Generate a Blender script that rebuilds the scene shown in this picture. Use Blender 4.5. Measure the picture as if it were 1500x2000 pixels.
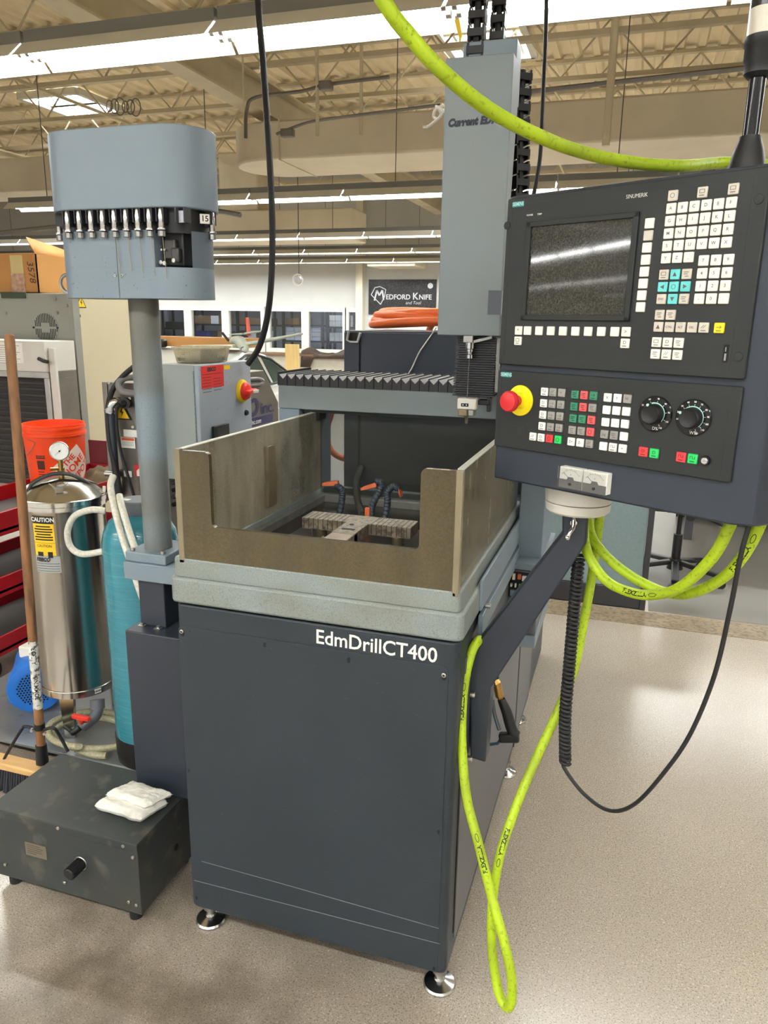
import bpy, bmesh, math, random
from mathutils import Vector, Matrix, noise
random.seed(7)
PI = math.pi
scene = bpy.context.scene
for o in list(bpy.data.objects): bpy.data.objects.remove(o)

# ------------------------------------------------------------------ camera
FPX, CX, CY, CAMZ = 1480.0, 750.0, 1000.0, 1.6
RX = Vector((0.95053128, 0.31030342, 0.01421518))     # image right, in the room
RD = Vector((0.08938574, -0.22940881, -0.9692171))    # image down
RF = Vector((-0.29749029, 0.92254181, -0.24579695))   # view direction
cam_d = bpy.data.cameras.new('camera'); cam = bpy.data.objects.new('camera', cam_d)
scene.collection.objects.link(cam)
cam_d.sensor_fit = 'VERTICAL'; cam_d.sensor_height = 24.0; cam_d.lens = 24.0 * FPX / 2000.0
cam_d.clip_start = 0.02; cam_d.clip_end = 200
m = Matrix.Identity(4)
for i in range(3):
    m[i][0] = RX[i]; m[i][1] = -RD[i]; m[i][2] = -RF[i]
m.translation = (0, 0, CAMZ); cam.matrix_world = m
scene.camera = cam
# ------------------------------------------------------------------ world, exposure
w = bpy.data.worlds.new('hall_ambient'); scene.world = w; w.use_nodes = True
w.node_tree.nodes['Background'].inputs[0].default_value = (0.96, 0.98, 1.0, 1)
w.node_tree.nodes['Background'].inputs[1].default_value = 0.55
vs = scene.view_settings
vs.view_transform = 'Standard'; vs.look = 'None'; vs.gamma = 1.0; vs.use_curve_mapping = False
vs.exposure = 1.1
TUBE = 26.0          # emission of the fluorescent tubes
SKYL = 5.0           # emission of the skylight domes

# ------------------------------------------------------------------ measuring helpers (pixel + one known room coordinate -> point in the room)
def ray(px, py): return RX * (px - CX) + RD * (py - CY) + RF * FPX
def PX(px, py, X): v = ray(px, py); return Vector((0, 0, CAMZ)) + v * (X / v.x)
def PY(px, py, Y): v = ray(px, py); return Vector((0, 0, CAMZ)) + v * (Y / v.y)
def PZ(px, py, Z): v = ray(px, py); return Vector((0, 0, CAMZ)) + v * ((Z - CAMZ) / v.z)
def PD(px, py, d): return Vector((0, 0, CAMZ)) + ray(px, py) * (d / FPX)

# ------------------------------------------------------------------ objects
C = scene.collection
ORG = {}
def root_of(o):
    while o.parent: o = o.parent
    return o
def thing(name, label, cat, loc=(0, 0, 0), group=None, kind=None, rot=None):
    o = bpy.data.objects.new(name, None); C.objects.link(o); o.empty_display_size = .05
    o.location = loc
    if rot is not None:
        o.rotation_euler = rot; ORG[o.name] = Vector((0, 0, 0))      # parts given in local coordinates
    else:
        ORG[o.name] = Vector(loc)
    if label: o['label'] = label
    if cat: o['category'] = cat
    if group: o['group'] = group
    if kind: o['kind'] = kind
    return o
def local_thing(*a, **k):
    o = thing(*a, **k); ORG[o.name] = Vector((0, 0, 0)); return o
def tag(o, label, cat, group=None):
    o['label'] = label; o['category'] = cat
    if group: o['group'] = group
    return o
def dup(src, loc=None, parent=None, rotz=None, label=None, group=None):
    c = src.copy(); C.objects.link(c); c.parent = parent
    ORG[c.name] = ORG.get(src.name, Vector((0, 0, 0)))
    if loc is not None: c.location = loc
    if rotz is not None: c.rotation_euler[2] = rotz
    if label: c['label'] = label
    if group: c['group'] = group
    for ch in src.children: dup(ch, parent=c)
    return c

class MB:
    def __init__(s, M=None): s.v = []; s.f = []; s.M = M
    def add(s, vs, fs):
        b = len(s.v)
        s.v += [(s.M @ Vector(p)) if s.M else Vector(p) for p in vs]
        s.f += [tuple(i + b for i in f) for f in fs]; return s
    def box(s, x0, x1, y0, y1, z0, z1):
        return s.add([(x0, y0, z0), (x1, y0, z0), (x1, y1, z0), (x0, y1, z0), (x0, y0, z1), (x1, y0, z1), (x1, y1, z1), (x0, y1, z1)],
                     [(0, 3, 2, 1), (4, 5, 6, 7), (0, 1, 5, 4), (1, 2, 6, 5), (2, 3, 7, 6), (3, 0, 4, 7)])
    def cbox(s, c, sx, sy, sz): return s.box(c[0]-sx/2, c[0]+sx/2, c[1]-sy/2, c[1]+sy/2, c[2]-sz/2, c[2]+sz/2)
    def bar(s, p0, p1, wx, wz, up=(0, 0, 1)):
        p0 = Vector(p0); p1 = Vector(p1); d = (p1 - p0).normalized(); u = Vector(up)
        if abs(d.dot(u)) > .98: u = Vector((0, 1, 0))
        a = d.cross(u).normalized() * wx / 2; b = a.cross(d).normalized() * wz / 2
        q = [p0 - a - b, p0 + a - b, p0 + a + b, p0 - a + b, p1 - a - b, p1 + a - b, p1 + a + b, p1 - a + b]
        return s.add(q, [(0, 1, 2, 3), (7, 6, 5, 4), (0, 4, 5, 1), (1, 5, 6, 2), (2, 6, 7, 3), (3, 7, 4, 0)])
    def cone(s, p0, p1, r0, r1, n=16, caps=True):
        p0 = Vector(p0); p1 = Vector(p1); d = (p1 - p0).normalized()
        a = d.orthogonal().normalized(); b = d.cross(a)
        vs = []
        for p, r in ((p0, r0), (p1, r1)):
            for i in range(n):
                t = 2 * PI * i / n; vs.append(p + (a * math.cos(t) + b * math.sin(t)) * r)
        fs = [(i, (i + 1) % n, n + (i + 1) % n, n + i) for i in range(n)]
        if caps: fs += [tuple(range(n - 1, -1, -1)), tuple(range(n, 2 * n))]
        return s.add(vs, fs)
    def cyl(s, p0, p1, r, n=16, caps=True): return s.cone(p0, p1, r, r, n, caps)
    def lathe(s, prof, c=(0, 0, 0), n=32, axis=(0, 0, 1), close=True):
        c = Vector(c); d = Vector(axis).normalized(); a = d.orthogonal().normalized(); b = d.cross(a)
        vs = []; fs = []
        for r, h in prof:
            for i in range(n):
                t = 2 * PI * i / n; vs.append(c + d * h + (a * math.cos(t) + b * math.sin(t)) * r)
        for k in range(len(prof) - 1):
            for i in range(n):
                fs.append((k*n + i, k*n + (i+1) % n, (k+1)*n + (i+1) % n, (k+1)*n + i))
        if close:
            fs.append(tuple(range(n - 1, -1, -1))); k = (len(prof) - 1) * n; fs.append(tuple(k + i for i in range(n)))
        return s.add(vs, fs)
    def prism(s, poly, fn0, fn1):
        n = len(poly); vs = [fn0(*p) for p in poly] + [fn1(*p) for p in poly]
        return s.add(vs, [tuple(range(n - 1, -1, -1)), tuple(range(n, 2 * n))] + [(i, (i + 1) % n, n + (i + 1) % n, n + i) for i in range(n)])
    def prismz(s, poly, z0, z1): return s.prism(poly, lambda x, y: (x, y, z0), lambda x, y: (x, y, z1))
    def prismy(s, poly, y0, y1): return s.prism(poly, lambda x, z: (x, y0, z), lambda x, z: (x, y1, z))
    def prismx(s, poly, x0, x1): return s.prism(poly, lambda y, z: (x0, y, z), lambda y, z: (x1, y, z))
    def tube(s, path, r, n=10, close=False, rf=None):
        P = [Vector(p) for p in path]; N = len(P)
        a = None; vs = []
        for k in range(N):
            if close: d = P[(k + 1) % N] - P[k - 1]
            else: d = P[min(k + 1, N - 1)] - P[max(k - 1, 0)]
            d.normalize()
            if a is None: a = d.orthogonal().normalized()
            else:
                a = a - d * a.dot(d); a.normalize()
            b = d.cross(a); rr = rf(k / (N - 1)) if rf else r
            for i in range(n):
                t = 2 * PI * i / n; vs.append(P[k] + (a * math.cos(t) + b * math.sin(t)) * rr)
        fs = []
        for k in range(N if close else N - 1):
            k2 = (k + 1) % N
            for i in range(n): fs.append((k*n + i, k*n + (i+1) % n, k2*n + (i+1) % n, k2*n + i))
        if not close: fs += [tuple(range(n - 1, -1, -1)), tuple((N - 1) * n + i for i in range(n))]
        return s.add(vs, fs)
    def sphere(s, c, r, n=16, m_=10, sc=(1, 1, 1)):
        c = Vector(c); vs = []; fs = []
        for j in range(1, m_):
            ph = PI * j / m_
            for i in range(n):
                t = 2 * PI * i / n
                vs.append((c.x + r*sc[0]*math.sin(ph)*math.cos(t), c.y + r*sc[1]*math.sin(ph)*math.sin(t), c.z + r*sc[2]*math.cos(ph)))
        for j in range(m_ - 2):
            for i in range(n): fs.append((j*n + i, (j+1)*n + i, (j+1)*n + (i+1) % n, j*n + (i+1) % n))
        t = len(vs); vs += [(c.x, c.y, c.z + r*sc[2]), (c.x, c.y, c.z - r*sc[2])]
        for i in range(n):
            fs.append((t, i, (i+1) % n)); k = (m_ - 2) * n; fs.append((t + 1, k + (i+1) % n, k + i))
        return s.add(vs, fs)
    def disc(s, c, axis, r, h, n=24): c = Vector(c); return s.cyl(c, c + Vector(axis).normalized() * h, r, n)

def part(name, mb, material, parent=None, bevel=0, seg=2, smooth=True, angle=38, kind=None, recalc=False):
    me = bpy.data.meshes.new(name)
    off = ORG[root_of(parent).name] if parent else Vector((0, 0, 0))
    me.from_pydata([tuple(v - off) for v in mb.v], [], mb.f); me.update()
    bm = bmesh.new(); bm.from_mesh(me); bmesh.ops.recalc_face_normals(bm, faces=bm.faces); bm.to_mesh(me); bm.free()
    me.materials.append(material)
    if smooth:
        for p in me.polygons: p.use_smooth = True
        me.set_sharp_from_angle(angle=math.radians(angle))
    o = bpy.data.objects.new(name, me); C.objects.link(o)
    if parent: o.parent = parent
    ORG[o.name] = Vector((0, 0, 0))
    if bevel:
        b = o.modifiers.new('bevel', 'BEVEL'); b.width = bevel; b.segments = seg; b.limit_method = 'ANGLE'; b.angle_limit = math.radians(40)
    if kind: o['kind'] = kind
    return o
def struct(name, mb, material, **k):
    o = part(name, mb, material, **k); o['kind'] = 'structure'; return o

def frame(o, x, y):
    x = Vector(x).normalized(); y = Vector(y); z = x.cross(y).normalized(); y = z.cross(x)
    return Matrix(((x.x, y.x, z.x, o[0]), (x.y, y.y, z.y, o[1]), (x.z, y.z, z.z, o[2]), (0, 0, 0, 1)))
def text_mb(body, size, M, ext=0.0, bold=0.0, align='CENTER', sx=1.0, shear=0.0, spacing=1.0, fn=None):
    cu = bpy.data.curves.new('t', 'FONT'); cu.body = body; cu.size = size; cu.extrude = ext; cu.offset = bold
    cu.align_x = align; cu.align_y = 'CENTER' if align == 'CENTER' else 'BOTTOM_BASELINE'; cu.resolution_u = 3; cu.shear = shear
    cu.space_character = spacing
    ob = bpy.data.objects.new('t', cu); me = bpy.data.meshes.new_from_object(ob)
    mb = MB(); vs = []
    for v in me.vertices:
        p = Vector((v.co.x * sx, v.co.y, v.co.z)); vs.append(fn(p) if fn else M @ p)
    mb.add(vs, [tuple(p.vertices) for p in me.polygons])
    bpy.data.objects.remove(ob); bpy.data.curves.remove(cu); bpy.data.meshes.remove(me)
    return mb
def text(body, size, M, material, parent, name='lettering', **k):
    mb = text_mb(body, size, M, **k)
    me_o = part(name, mb, material, parent, smooth=False)
    return me_o
def smooth_path(pts, n=10):
    P = [Vector(p) for p in pts]; out = []
    Q = [P[0] * 2 - P[1]] + P + [P[-1] * 2 - P[-2]]
    for i in range(1, len(Q) - 2):
        p0, p1, p2, p3 = Q[i-1], Q[i], Q[i+1], Q[i+2]
        for k in range(n):
            t = k / n
            out.append(.5 * ((2*p1) + (p2 - p0)*t + (2*p0 - 5*p1 + 4*p2 - p3)*t*t + (3*p1 - p0 - 3*p2 + p3)*t*t*t))
    out.append(P[-1]); return out
def rrect(x0, x1, y0, y1, r, n=5):
    out = []
    for cx, cy, a in ((x1 - r, y1 - r, 0), (x0 + r, y1 - r, 90), (x0 + r, y0 + r, 180), (x1 - r, y0 + r, 270)):
        for k in range(n + 1):
            t = math.radians(a + 90 * k / n); out.append((cx + r * math.cos(t), cy + r * math.sin(t)))
    return out

# ------------------------------------------------------------------ materials
def srgb(r, g, b):
    f = lambda c: ((c/255 + .055)/1.055)**2.4 if c > 10 else c/255/12.92
    return (f(r), f(g), f(b))
MATS = {}
def mat(name, col, rough=.5, metal=0.0, var=.10, vscale=5.0, bump=0.0, bscale=120.0, speck=None, spec=.5, emit=None, estr=0.0, coat=0.0,
        stain=None, stretch=(1, 1, 1), rvar=0.0):
    if name in MATS: return MATS[name]
    mt = bpy.data.materials.new(name); mt.use_nodes = True; nt = mt.node_tree; N = nt.nodes; L = nt.links
    bs = N['Principled BSDF']
    if isinstance(col, tuple) and max(col) > 1.0: col = srgb(*col)
    tc = N.new('ShaderNodeTexCoord'); mp = N.new('ShaderNodeMapping'); mp.inputs['Scale'].default_value = stretch
    L.new(tc.outputs['Object'], mp.inputs[0])
    nz = N.new('ShaderNodeTexNoise'); nz.inputs['Scale'].default_value = vscale; nz.inputs['Detail'].default_value = 5
    L.new(mp.outputs[0], nz.inputs[0])
    mr = N.new('ShaderNodeMapRange'); mr.inputs[1].default_value = .3; mr.inputs[2].default_value = .7
    mr.inputs[3].default_value = 1 - var; mr.inputs[4].default_value = 1 + var; L.new(nz.outputs[0], mr.inputs[0])
    mx = N.new('ShaderNodeVectorMath'); mx.operation = 'SCALE'; mx.inputs[0].default_value = col; L.new(mr.outputs[0], mx.inputs['Scale'])
    out = mx.outputs[0]
    def overlay(out, c2, sc, lo, hi, amt, st=(1, 1, 1)):
        m2 = N.new('ShaderNodeMapping'); m2.inputs['Scale'].default_value = st; L.new(tc.outputs['Object'], m2.inputs[0])
        n2 = N.new('ShaderNodeTexNoise'); n2.inputs['Scale'].default_value = sc; n2.inputs['Detail'].default_value = 3; L.new(m2.outputs[0], n2.inputs[0])
        r2 = N.new('ShaderNodeMapRange'); r2.inputs[1].default_value = lo; r2.inputs[2].default_value = hi; r2.inputs[3].default_value = 0; r2.inputs[4].default_value = amt
        L.new(n2.outputs[0], r2.inputs[0])
        mm = N.new('ShaderNodeMix'); mm.data_type = 'RGBA'; L.new(r2.outputs[0], mm.inputs[0]); L.new(out, mm.inputs[6])
        mm.inputs[7].default_value = (*(srgb(*c2) if max(c2) > 1 else c2), 1); return mm.outputs[2]
    for ov in (speck, stain):
        if ov: out = overlay(out, *ov)
    L.new(out, bs.inputs['Base Color'])
    bs.inputs['Roughness'].default_value = rough; bs.inputs['Metallic'].default_value = metal
    bs.inputs['Specular IOR Level'].default_value = spec; bs.inputs['Coat Weight'].default_value = coat
    if rvar:
        r3 = N.new('ShaderNodeMapRange'); r3.inputs[1].default_value = .3; r3.inputs[2].default_value = .7
        r3.inputs[3].default_value = max(.02, rough - rvar); r3.inputs[4].default_value = rough + rvar
        L.new(nz.outputs[0], r3.inputs[0]); L.new(r3.outputs[0], bs.inputs['Roughness'])
    if bump:
        nb = N.new('ShaderNodeTexNoise'); nb.inputs['Scale'].default_value = bscale; nb.inputs['Detail'].default_value = 4; L.new(mp.outputs[0], nb.inputs[0])
        bp = N.new('ShaderNodeBump'); bp.inputs['Strength'].default_value = bump; bp.inputs['Distance'].default_value = .002
        L.new(nb.outputs[0], bp.inputs['Height']); L.new(bp.outputs[0], bs.inputs['Normal'])
    if emit:
        bs.inputs['Emission Color'].default_value = (*emit, 1); bs.inputs['Emission Strength'].default_value = estr
    MATS[name] = mt; return mt
def film(name, col, fac_lo, fac_hi, rough=.25, tint=(.9, .9, .88), vscale=4, stretch=(1, 1, 1), col2=None):
    """grimy clear acrylic: a see-through sheet with an uneven, streaky film of dirt"""
    mt = bpy.data.materials.new(name); mt.use_nodes = True; nt = mt.node_tree; N = nt.nodes; L = nt.links
    bs = N['Principled BSDF']; out = N['Material Output']
    tr = N.new('ShaderNodeBsdfTransparent'); tr.inputs[0].default_value = (*tint, 1)
    tc = N.new('ShaderNodeTexCoord'); mp = N.new('ShaderNodeMapping'); mp.inputs['Scale'].default_value = stretch; L.new(tc.outputs['Object'], mp.inputs[0])
    def nz(sc, det, src):
        n = N.new('ShaderNodeTexNoise'); n.inputs['Scale'].default_value = sc; n.inputs['Detail'].default_value = det; L.new(src, n.inputs[0]); return n.outputs[0]
    def rng(s_, a, b, c, d):
        r = N.new('ShaderNodeMapRange'); r.inputs[1].default_value = a; r.inputs[2].default_value = b; r.inputs[3].default_value = c; r.inputs[4].default_value = d; L.new(s_, r.inputs[0]); return r.outputs[0]
    big = nz(vscale, 6, mp.outputs[0]); fine = nz(260, 2, tc.outputs['Object']); mid = nz(vscale*6, 4, mp.outputs[0])
    fac = rng(big, .3, .7, fac_lo, fac_hi)
    mm = N.new('ShaderNodeMix'); mm.data_type = 'RGBA'; L.new(rng(mid, .35, .65, 0, 1), mm.inputs[0])
    mm.inputs[6].default_value = (*srgb(*(col2 or col)), 1); mm.inputs[7].default_value = (*srgb(*col), 1)
    sc = N.new('ShaderNodeVectorMath'); sc.operation = 'SCALE'; L.new(mm.outputs[2], sc.inputs[0]); L.new(rng(fine, .3, .7, .88, 1.12), sc.inputs['Scale'])
    L.new(sc.outputs[0], bs.inputs['Base Color']); L.new(rng(mid, .3, .7, rough*.6, rough*1.6), bs.inputs['Roughness'])
    mx = N.new('ShaderNodeMixShader'); L.new(fac, mx.inputs[0]); L.new(tr.outputs[0], mx.inputs[1]); L.new(bs.outputs[0], mx.inputs[2])
    L.new(mx.outputs[0], out.inputs[0]); MATS[name] = mt; return mt
def glass(name, tint=(.8, .85, .85), fac=.12, rough=.05):
    mt = bpy.data.materials.new(name); mt.use_nodes = True; nt = mt.node_tree; N = nt.nodes; L = nt.links
    tr = N.new('ShaderNodeBsdfTransparent'); tr.inputs[0].default_value = (*tint, 1)
    gl = N.new('ShaderNodeBsdfGlossy'); gl.inputs['Roughness'].default_value = rough
    fr = N.new('ShaderNodeFresnel'); fr.inputs[0].default_value = 1.45
    ad = N.new('ShaderNodeMath'); ad.operation = 'ADD'; ad.inputs[1].default_value = fac; L.new(fr.outputs[0], ad.inputs[0])
    mx = N.new('ShaderNodeMixShader'); L.new(ad.outputs[0], mx.inputs[0]); L.new(tr.outputs[0], mx.inputs[1]); L.new(gl.outputs[0], mx.inputs[2])
    L.new(mx.outputs[0], N['Material Output'].inputs[0]); MATS[name] = mt; return mt

m_dark = mat('dark_enamel', (44, 51, 57), .45, var=.10, vscale=3, bump=.08, bscale=300, spec=.4, speck=((104, 106, 104), 60, .70, .74, .25, (1, 1, 3)))
m_navy = mat('navy_enamel', (42, 48, 58), .40, var=.08, vscale=3, bump=.06, bscale=300)
m_hammer_d = mat('hammered_grey_stained', (132, 140, 139), .5, var=.12, vscale=260, bump=.3, bscale=420, speck=((82, 78, 62), 330, .56, .72, .6), stain=((112, 106, 84), 4, .42, .68, .5, (1, 1, 2)))
m_col = mat('column_grey', (122, 131, 134), .45, var=.05, vscale=3, bump=.1, bscale=400, speck=((80, 82, 80), 140, .70, .73, .4), stain=((122, 118, 100), 3, .5, .75, .35))
m_bluegrey = mat('blue_grey', (120, 134, 145), .42, var=.05, vscale=3, bump=.05, bscale=300)
m_chrome = mat('chrome', (205, 205, 205), .18, 1.0, var=.05)
m_steel = mat('steel', (165, 163, 158), .32, 1.0, var=.08, vscale=12)
m_black = mat('black_plastic', (22, 22, 24), .45, var=.1)
m_blackm = mat('black_rubber', (30, 30, 31), .6, var=.1)
m_screw = mat('zinc_screw', (190, 188, 180), .3, 1.0)
m_white = mat('white_plastic', (222, 218, 208), .4, var=.04)
m_rust = mat('dirty_iron', (110, 95, 78), .55, .4, var=.25, vscale=30, bump=.3, bscale=90, speck=((60, 45, 35), 60, .5, .65, .7))
m_green = mat('lime_hose', (170, 196, 26), .5, var=.10, vscale=12, bump=.1, bscale=60, speck=((96, 106, 26), 130, .56, .70, .6), stain=((120, 130, 34), 9, .52, .70, .45))
m_orange = mat('orange_hose', (232, 110, 50), .45, var=.1, vscale=8)
m_ink = mat('black_print', (18, 18, 22), .5, var=0)
m_wprint = mat('white_print', (232, 230, 222), .5, var=.08, vscale=200)
m_bolt = mat('dark_hole', (8, 8, 9), .7, var=0)
m_teal = mat('teal_badge', (40, 140, 140), .4, var=.05)
# ================================================================== THE ROOM
def concrete():
    mt = bpy.data.materials.new('polished_concrete'); mt.use_nodes = True; nt = mt.node_tree; N = nt.nodes; L = nt.links
    bs = N['Principled BSDF']; tc = N.new('ShaderNodeTexCoord')
    def nz(sc, det=4): 
        n = N.new('ShaderNodeTexNoise'); n.inputs['Scale'].default_value = sc; n.inputs['Detail'].default_value = det; L.new(tc.outputs['Object'], n.inputs[0]); return n.outputs[0]
    def rng(s, a, b, c, d):
        r = N.new('ShaderNodeMapRange'); r.inputs[1].default_value = a; r.inputs[2].default_value = b; r.inputs[3].default_value = c; r.inputs[4].default_value = d; L.new(s, r.inputs[0]); return r.outputs[0]
    def mix(f, a, b):
        mm = N.new('ShaderNodeMix'); mm.data_type = 'RGBA'
        L.new(f, mm.inputs[0])
        for k, x in ((6, a), (7, b)):
            if isinstance(x, tuple): mm.inputs[k].default_value = (*srgb(*x), 1)
            else: L.new(x, mm.inputs[k])
        return mm.outputs[2]
    base = mix(rng(nz(1.2, 2), .25, .75, 0, 1), (156, 144, 130), (172, 161, 148))
    base = mix(rng(nz(250, 2), .55, .64, 0, .7), base, (92, 82, 72))
    base = mix(rng(nz(190, 2), .60, .68, 0, .6), base, (208, 200, 190))
    # worn stain on the left, spread wider to paint in the foreground shade
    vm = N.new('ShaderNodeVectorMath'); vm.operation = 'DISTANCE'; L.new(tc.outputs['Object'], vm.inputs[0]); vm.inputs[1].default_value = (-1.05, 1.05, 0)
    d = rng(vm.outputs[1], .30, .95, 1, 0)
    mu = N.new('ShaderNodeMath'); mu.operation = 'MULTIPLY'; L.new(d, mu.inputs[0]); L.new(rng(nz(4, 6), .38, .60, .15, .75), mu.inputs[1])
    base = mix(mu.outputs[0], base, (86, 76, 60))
    L.new(base, bs.inputs['Base Color']); bs.inputs['Roughness'].default_value = .22
    bs.inputs['Specular IOR Level'].default_value = .6
    bp = N.new('ShaderNodeBump'); bp.inputs['Strength'].default_value = .05; L.new(nz(60), bp.inputs['Height']); L.new(bp.outputs[0], bs.inputs['Normal'])
    return mt
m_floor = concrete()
m_wall = mat('wall_paint', (196, 197, 194), .7, var=.03, vscale=2)
m_wallc = mat('wall_paint_cream', (214, 208, 190), .7, var=.03, vscale=2)
m_deck = mat('roof_deck', (238, 222, 186), .6, var=.08, vscale=2)
m_beam = mat('painted_steel', (202, 190, 160), .55, var=.08, vscale=3)
m_duct = mat('duct_sheet', (216, 205, 180), .45, .1, var=.06, vscale=2)
m_conduit = mat('conduit', (120, 116, 108), .4, .6)
m_refl = mat('reflector_enamel', (214, 212, 200), .45, var=.03)
m_fixt = mat('fixture_housing', (120, 120, 114), .5, var=.04)
m_tube = mat('lit_tube', (255, 252, 240), .4, var=0, emit=(.94, .975, 1.0), estr=TUBE)
m_sky = mat('lit_skylight', (255, 255, 255), .4, var=0, emit=(.95, .98, 1.0), estr=SKYL)
CEIL = 5.6; WALLY = 21.0
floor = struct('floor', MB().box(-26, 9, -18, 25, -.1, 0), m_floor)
part('floor_patch', MB().box(-.75, 8.9, 4.12, 4.34, 0, .002), mat('worn_concrete', (136, 120, 98), .5, var=.2, vscale=8, speck=((80, 70, 58), 40, .5, .6, .6)), floor)
part('floor_patch', MB().box(.2, 8.9, 4.36, 9.5, 0, .002), mat('grey_office_floor', (112, 108, 102), .4, var=.06, vscale=3), floor)

# ceiling: ribbed deck (ribs run away from the viewer)
mb = MB(); pitch = .30; xs = []
x = -25.5
prof = []
while x < 8.5:
    prof += [(x, CEIL + .05), (x + .15, CEIL + .05), (x + .18, CEIL), (x + .27, CEIL)]; x += pitch
vs_ = [(px_, -18, z) for px_, z in prof] + [(px_, WALLY + .3, z) for px_, z in prof]; n = len(prof)
mb.add(vs_, [(i, i + 1, n + i + 1, n + i) for i in range(n - 1)])
ceiling = struct('ceiling', mb, m_deck, smooth=False)
part('roof_slab', MB().box(-25.5, 8.5, -18, WALLY + .3, CEIL + .06, CEIL + .2), m_deck, ceiling)

# open web joists across the hall
def joist(y, src=None):
    if src:
        a = src.copy(); C.objects.link(a); a.parent = ceiling; a.location = (0, y, 0)
        for ch in src.children: b = ch.copy(); C.objects.link(b); b.parent = a
        return a
    zl, zu = CEIL - .78, CEIL - .06
    mb = MB().box(-25, 8, -.05, .05, zl, zl + .06).box(-25, 8, -.05, .05, zu, zu + .05)
    a = part('joist', mb, m_beam, ceiling)
    w_ = MB(); x = -24.9; up = False; st = .62
    while x < 7.4:
        w_.cyl((x, 0, zu if up else zl + .05), (x + st, 0, zl + .05 if up else zu), .014, 6, False); up = not up; x += st
    part('web', w_, m_beam, a); a.location = (0, y, 0); return a
j0 = joist(3.4)
for k in range(1, 11): joist(3.4 + 1.68 * k, j0)
# girders running away from the viewer
def girder(x):
    zb = CEIL - 1.25
    g = MB().box(x - .14, x + .14, -6, WALLY, zb, zb + .03).box(x - .02, x + .02, -6, WALLY, zb + .03, CEIL - .82).box(x - .14, x + .14, -6, WALLY, CEIL - .85, CEIL - .82)
    return part('girder', g, m_beam, ceiling)
gx = PZ(450, 193, CEIL - 1.25).x
for x in (gx, gx + 7.2, gx - 7.2): girder(x)
part('bridging', MB().box(gx - 3.4, gx - 3.36, 3, WALLY, CEIL - .8, CEIL - .76), m_beam, ceiling)
part('bridging', MB().box(gx + 3.4, gx + 3.44, 3, WALLY, CEIL - .8, CEIL - .76), m_beam, ceiling)
# skylights
for n_, (a, b, sx_, sy_) in enumerate((((150, 200), 0, 1.3, 1.6), ((950, 72), 0, 1.2, 1.6))):
    c = PZ(a[0], a[1], CEIL - .02)
    fr = MB()
    sky = part('skylight', MB().box(c.x - sx_/2, c.x + sx_/2, c.y - sy_/2, c.y + sy_/2, CEIL - .03, CEIL - .01), m_sky, ceiling)
    for k in (-.36, -.12, .12, .36): fr.box(c.x + k*sx_ - .02, c.x + k*sx_ + .02, c.y - sy_/2, c.y + sy_/2, CEIL - .05, CEIL - .03)
    fr.box(c.x - sx_/2, c.x + sx_/2, c.y - .04, c.y + .04, CEIL - .06, CEIL - .03)
    for s in (-1, 1):
        fr.box(c.x + s*sx_/2 - .05, c.x + s*sx_/2 + .05, c.y - sy_/2, c.y + sy_/2, CEIL - .12, CEIL - .01)
        fr.box(c.x - sx_/2, c.x + sx_/2, c.y + s*sy_/2 - .05, c.y + s*sy_/2 + .05, CEIL - .12, CEIL - .01)
    part('skylight_frame', fr, m_refl, sky)

# walls
wall_back = struct('wall_back', MB().box(-26, -14.45, WALLY, WALLY + .15, 0, CEIL).box(-14.45, -7.45, WALLY, WALLY + .15, 1.92, CEIL)
                   .box(-14.45, -7.45, WALLY, WALLY + .15, 0, .62).box(-7.45, 9, WALLY, WALLY + .15, 0, CEIL), m_wall)
wall_left = struct('wall_left', MB().box(-26, -25.85, -18, WALLY, 0, CEIL), m_wallc)
wall_right = struct('wall_right', MB().box(8.85, 9, -18, WALLY, 0, CEIL), m_wallc)
part('column', MB().box(-7.62, -7.42, WALLY - .25, WALLY, 0, CEIL - .8), m_wallc, wall_back)
# store room behind the windows
m_room = mat('store_wall', (128, 132, 142), .8, var=.03)
wall_store = struct('wall_store', MB().box(-15, -6.9, WALLY + 3.4, WALLY + 3.5, 0, 2.7).box(-15, -14.9, WALLY + .15, WALLY + 3.4, 0, 2.7)
                    .box(-7.0, -6.9, WALLY + .15, WALLY + 3.4, 0, 2.7).box(-15, -6.9, WALLY + .15, WALLY + 3.5, 2.7, 2.8), m_room)
m_frame = mat('window_frame_white', (232, 229, 218), .5, var=.03)
m_pane = glass('window_pane', (.86, .89, .93), .03)
wx = [(307, 362), (376, 435), (449, 511), (528, 590), (604, 670), (682, 701)]
for k, (a, b) in enumerate(wx):
    x0 = PY(a, 645, WALLY).x; x1 = PY(b, 645, WALLY).x; pa = PY(a - 7, 645, WALLY).x; pb = PY(b + 7, 645, WALLY).x
    mb = MB().box(pa, x0, WALLY - .05, WALLY + .1, .62, 1.92).box(x1, pb, WALLY - .05, WALLY + .1, .62, 1.92)
    mb.box(x0, x1, WALLY - .05, WALLY + .1, 1.80, 1.92).box(x0, x1, WALLY - .05, WALLY + .1, .62, .74)
    wf = struct('window_%d' % (k + 1), mb, m_frame)
    part('pane', MB().box(x0, x1, WALLY + .03, WALLY + .04, .74, 1.80), m_pane, wf)
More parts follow.
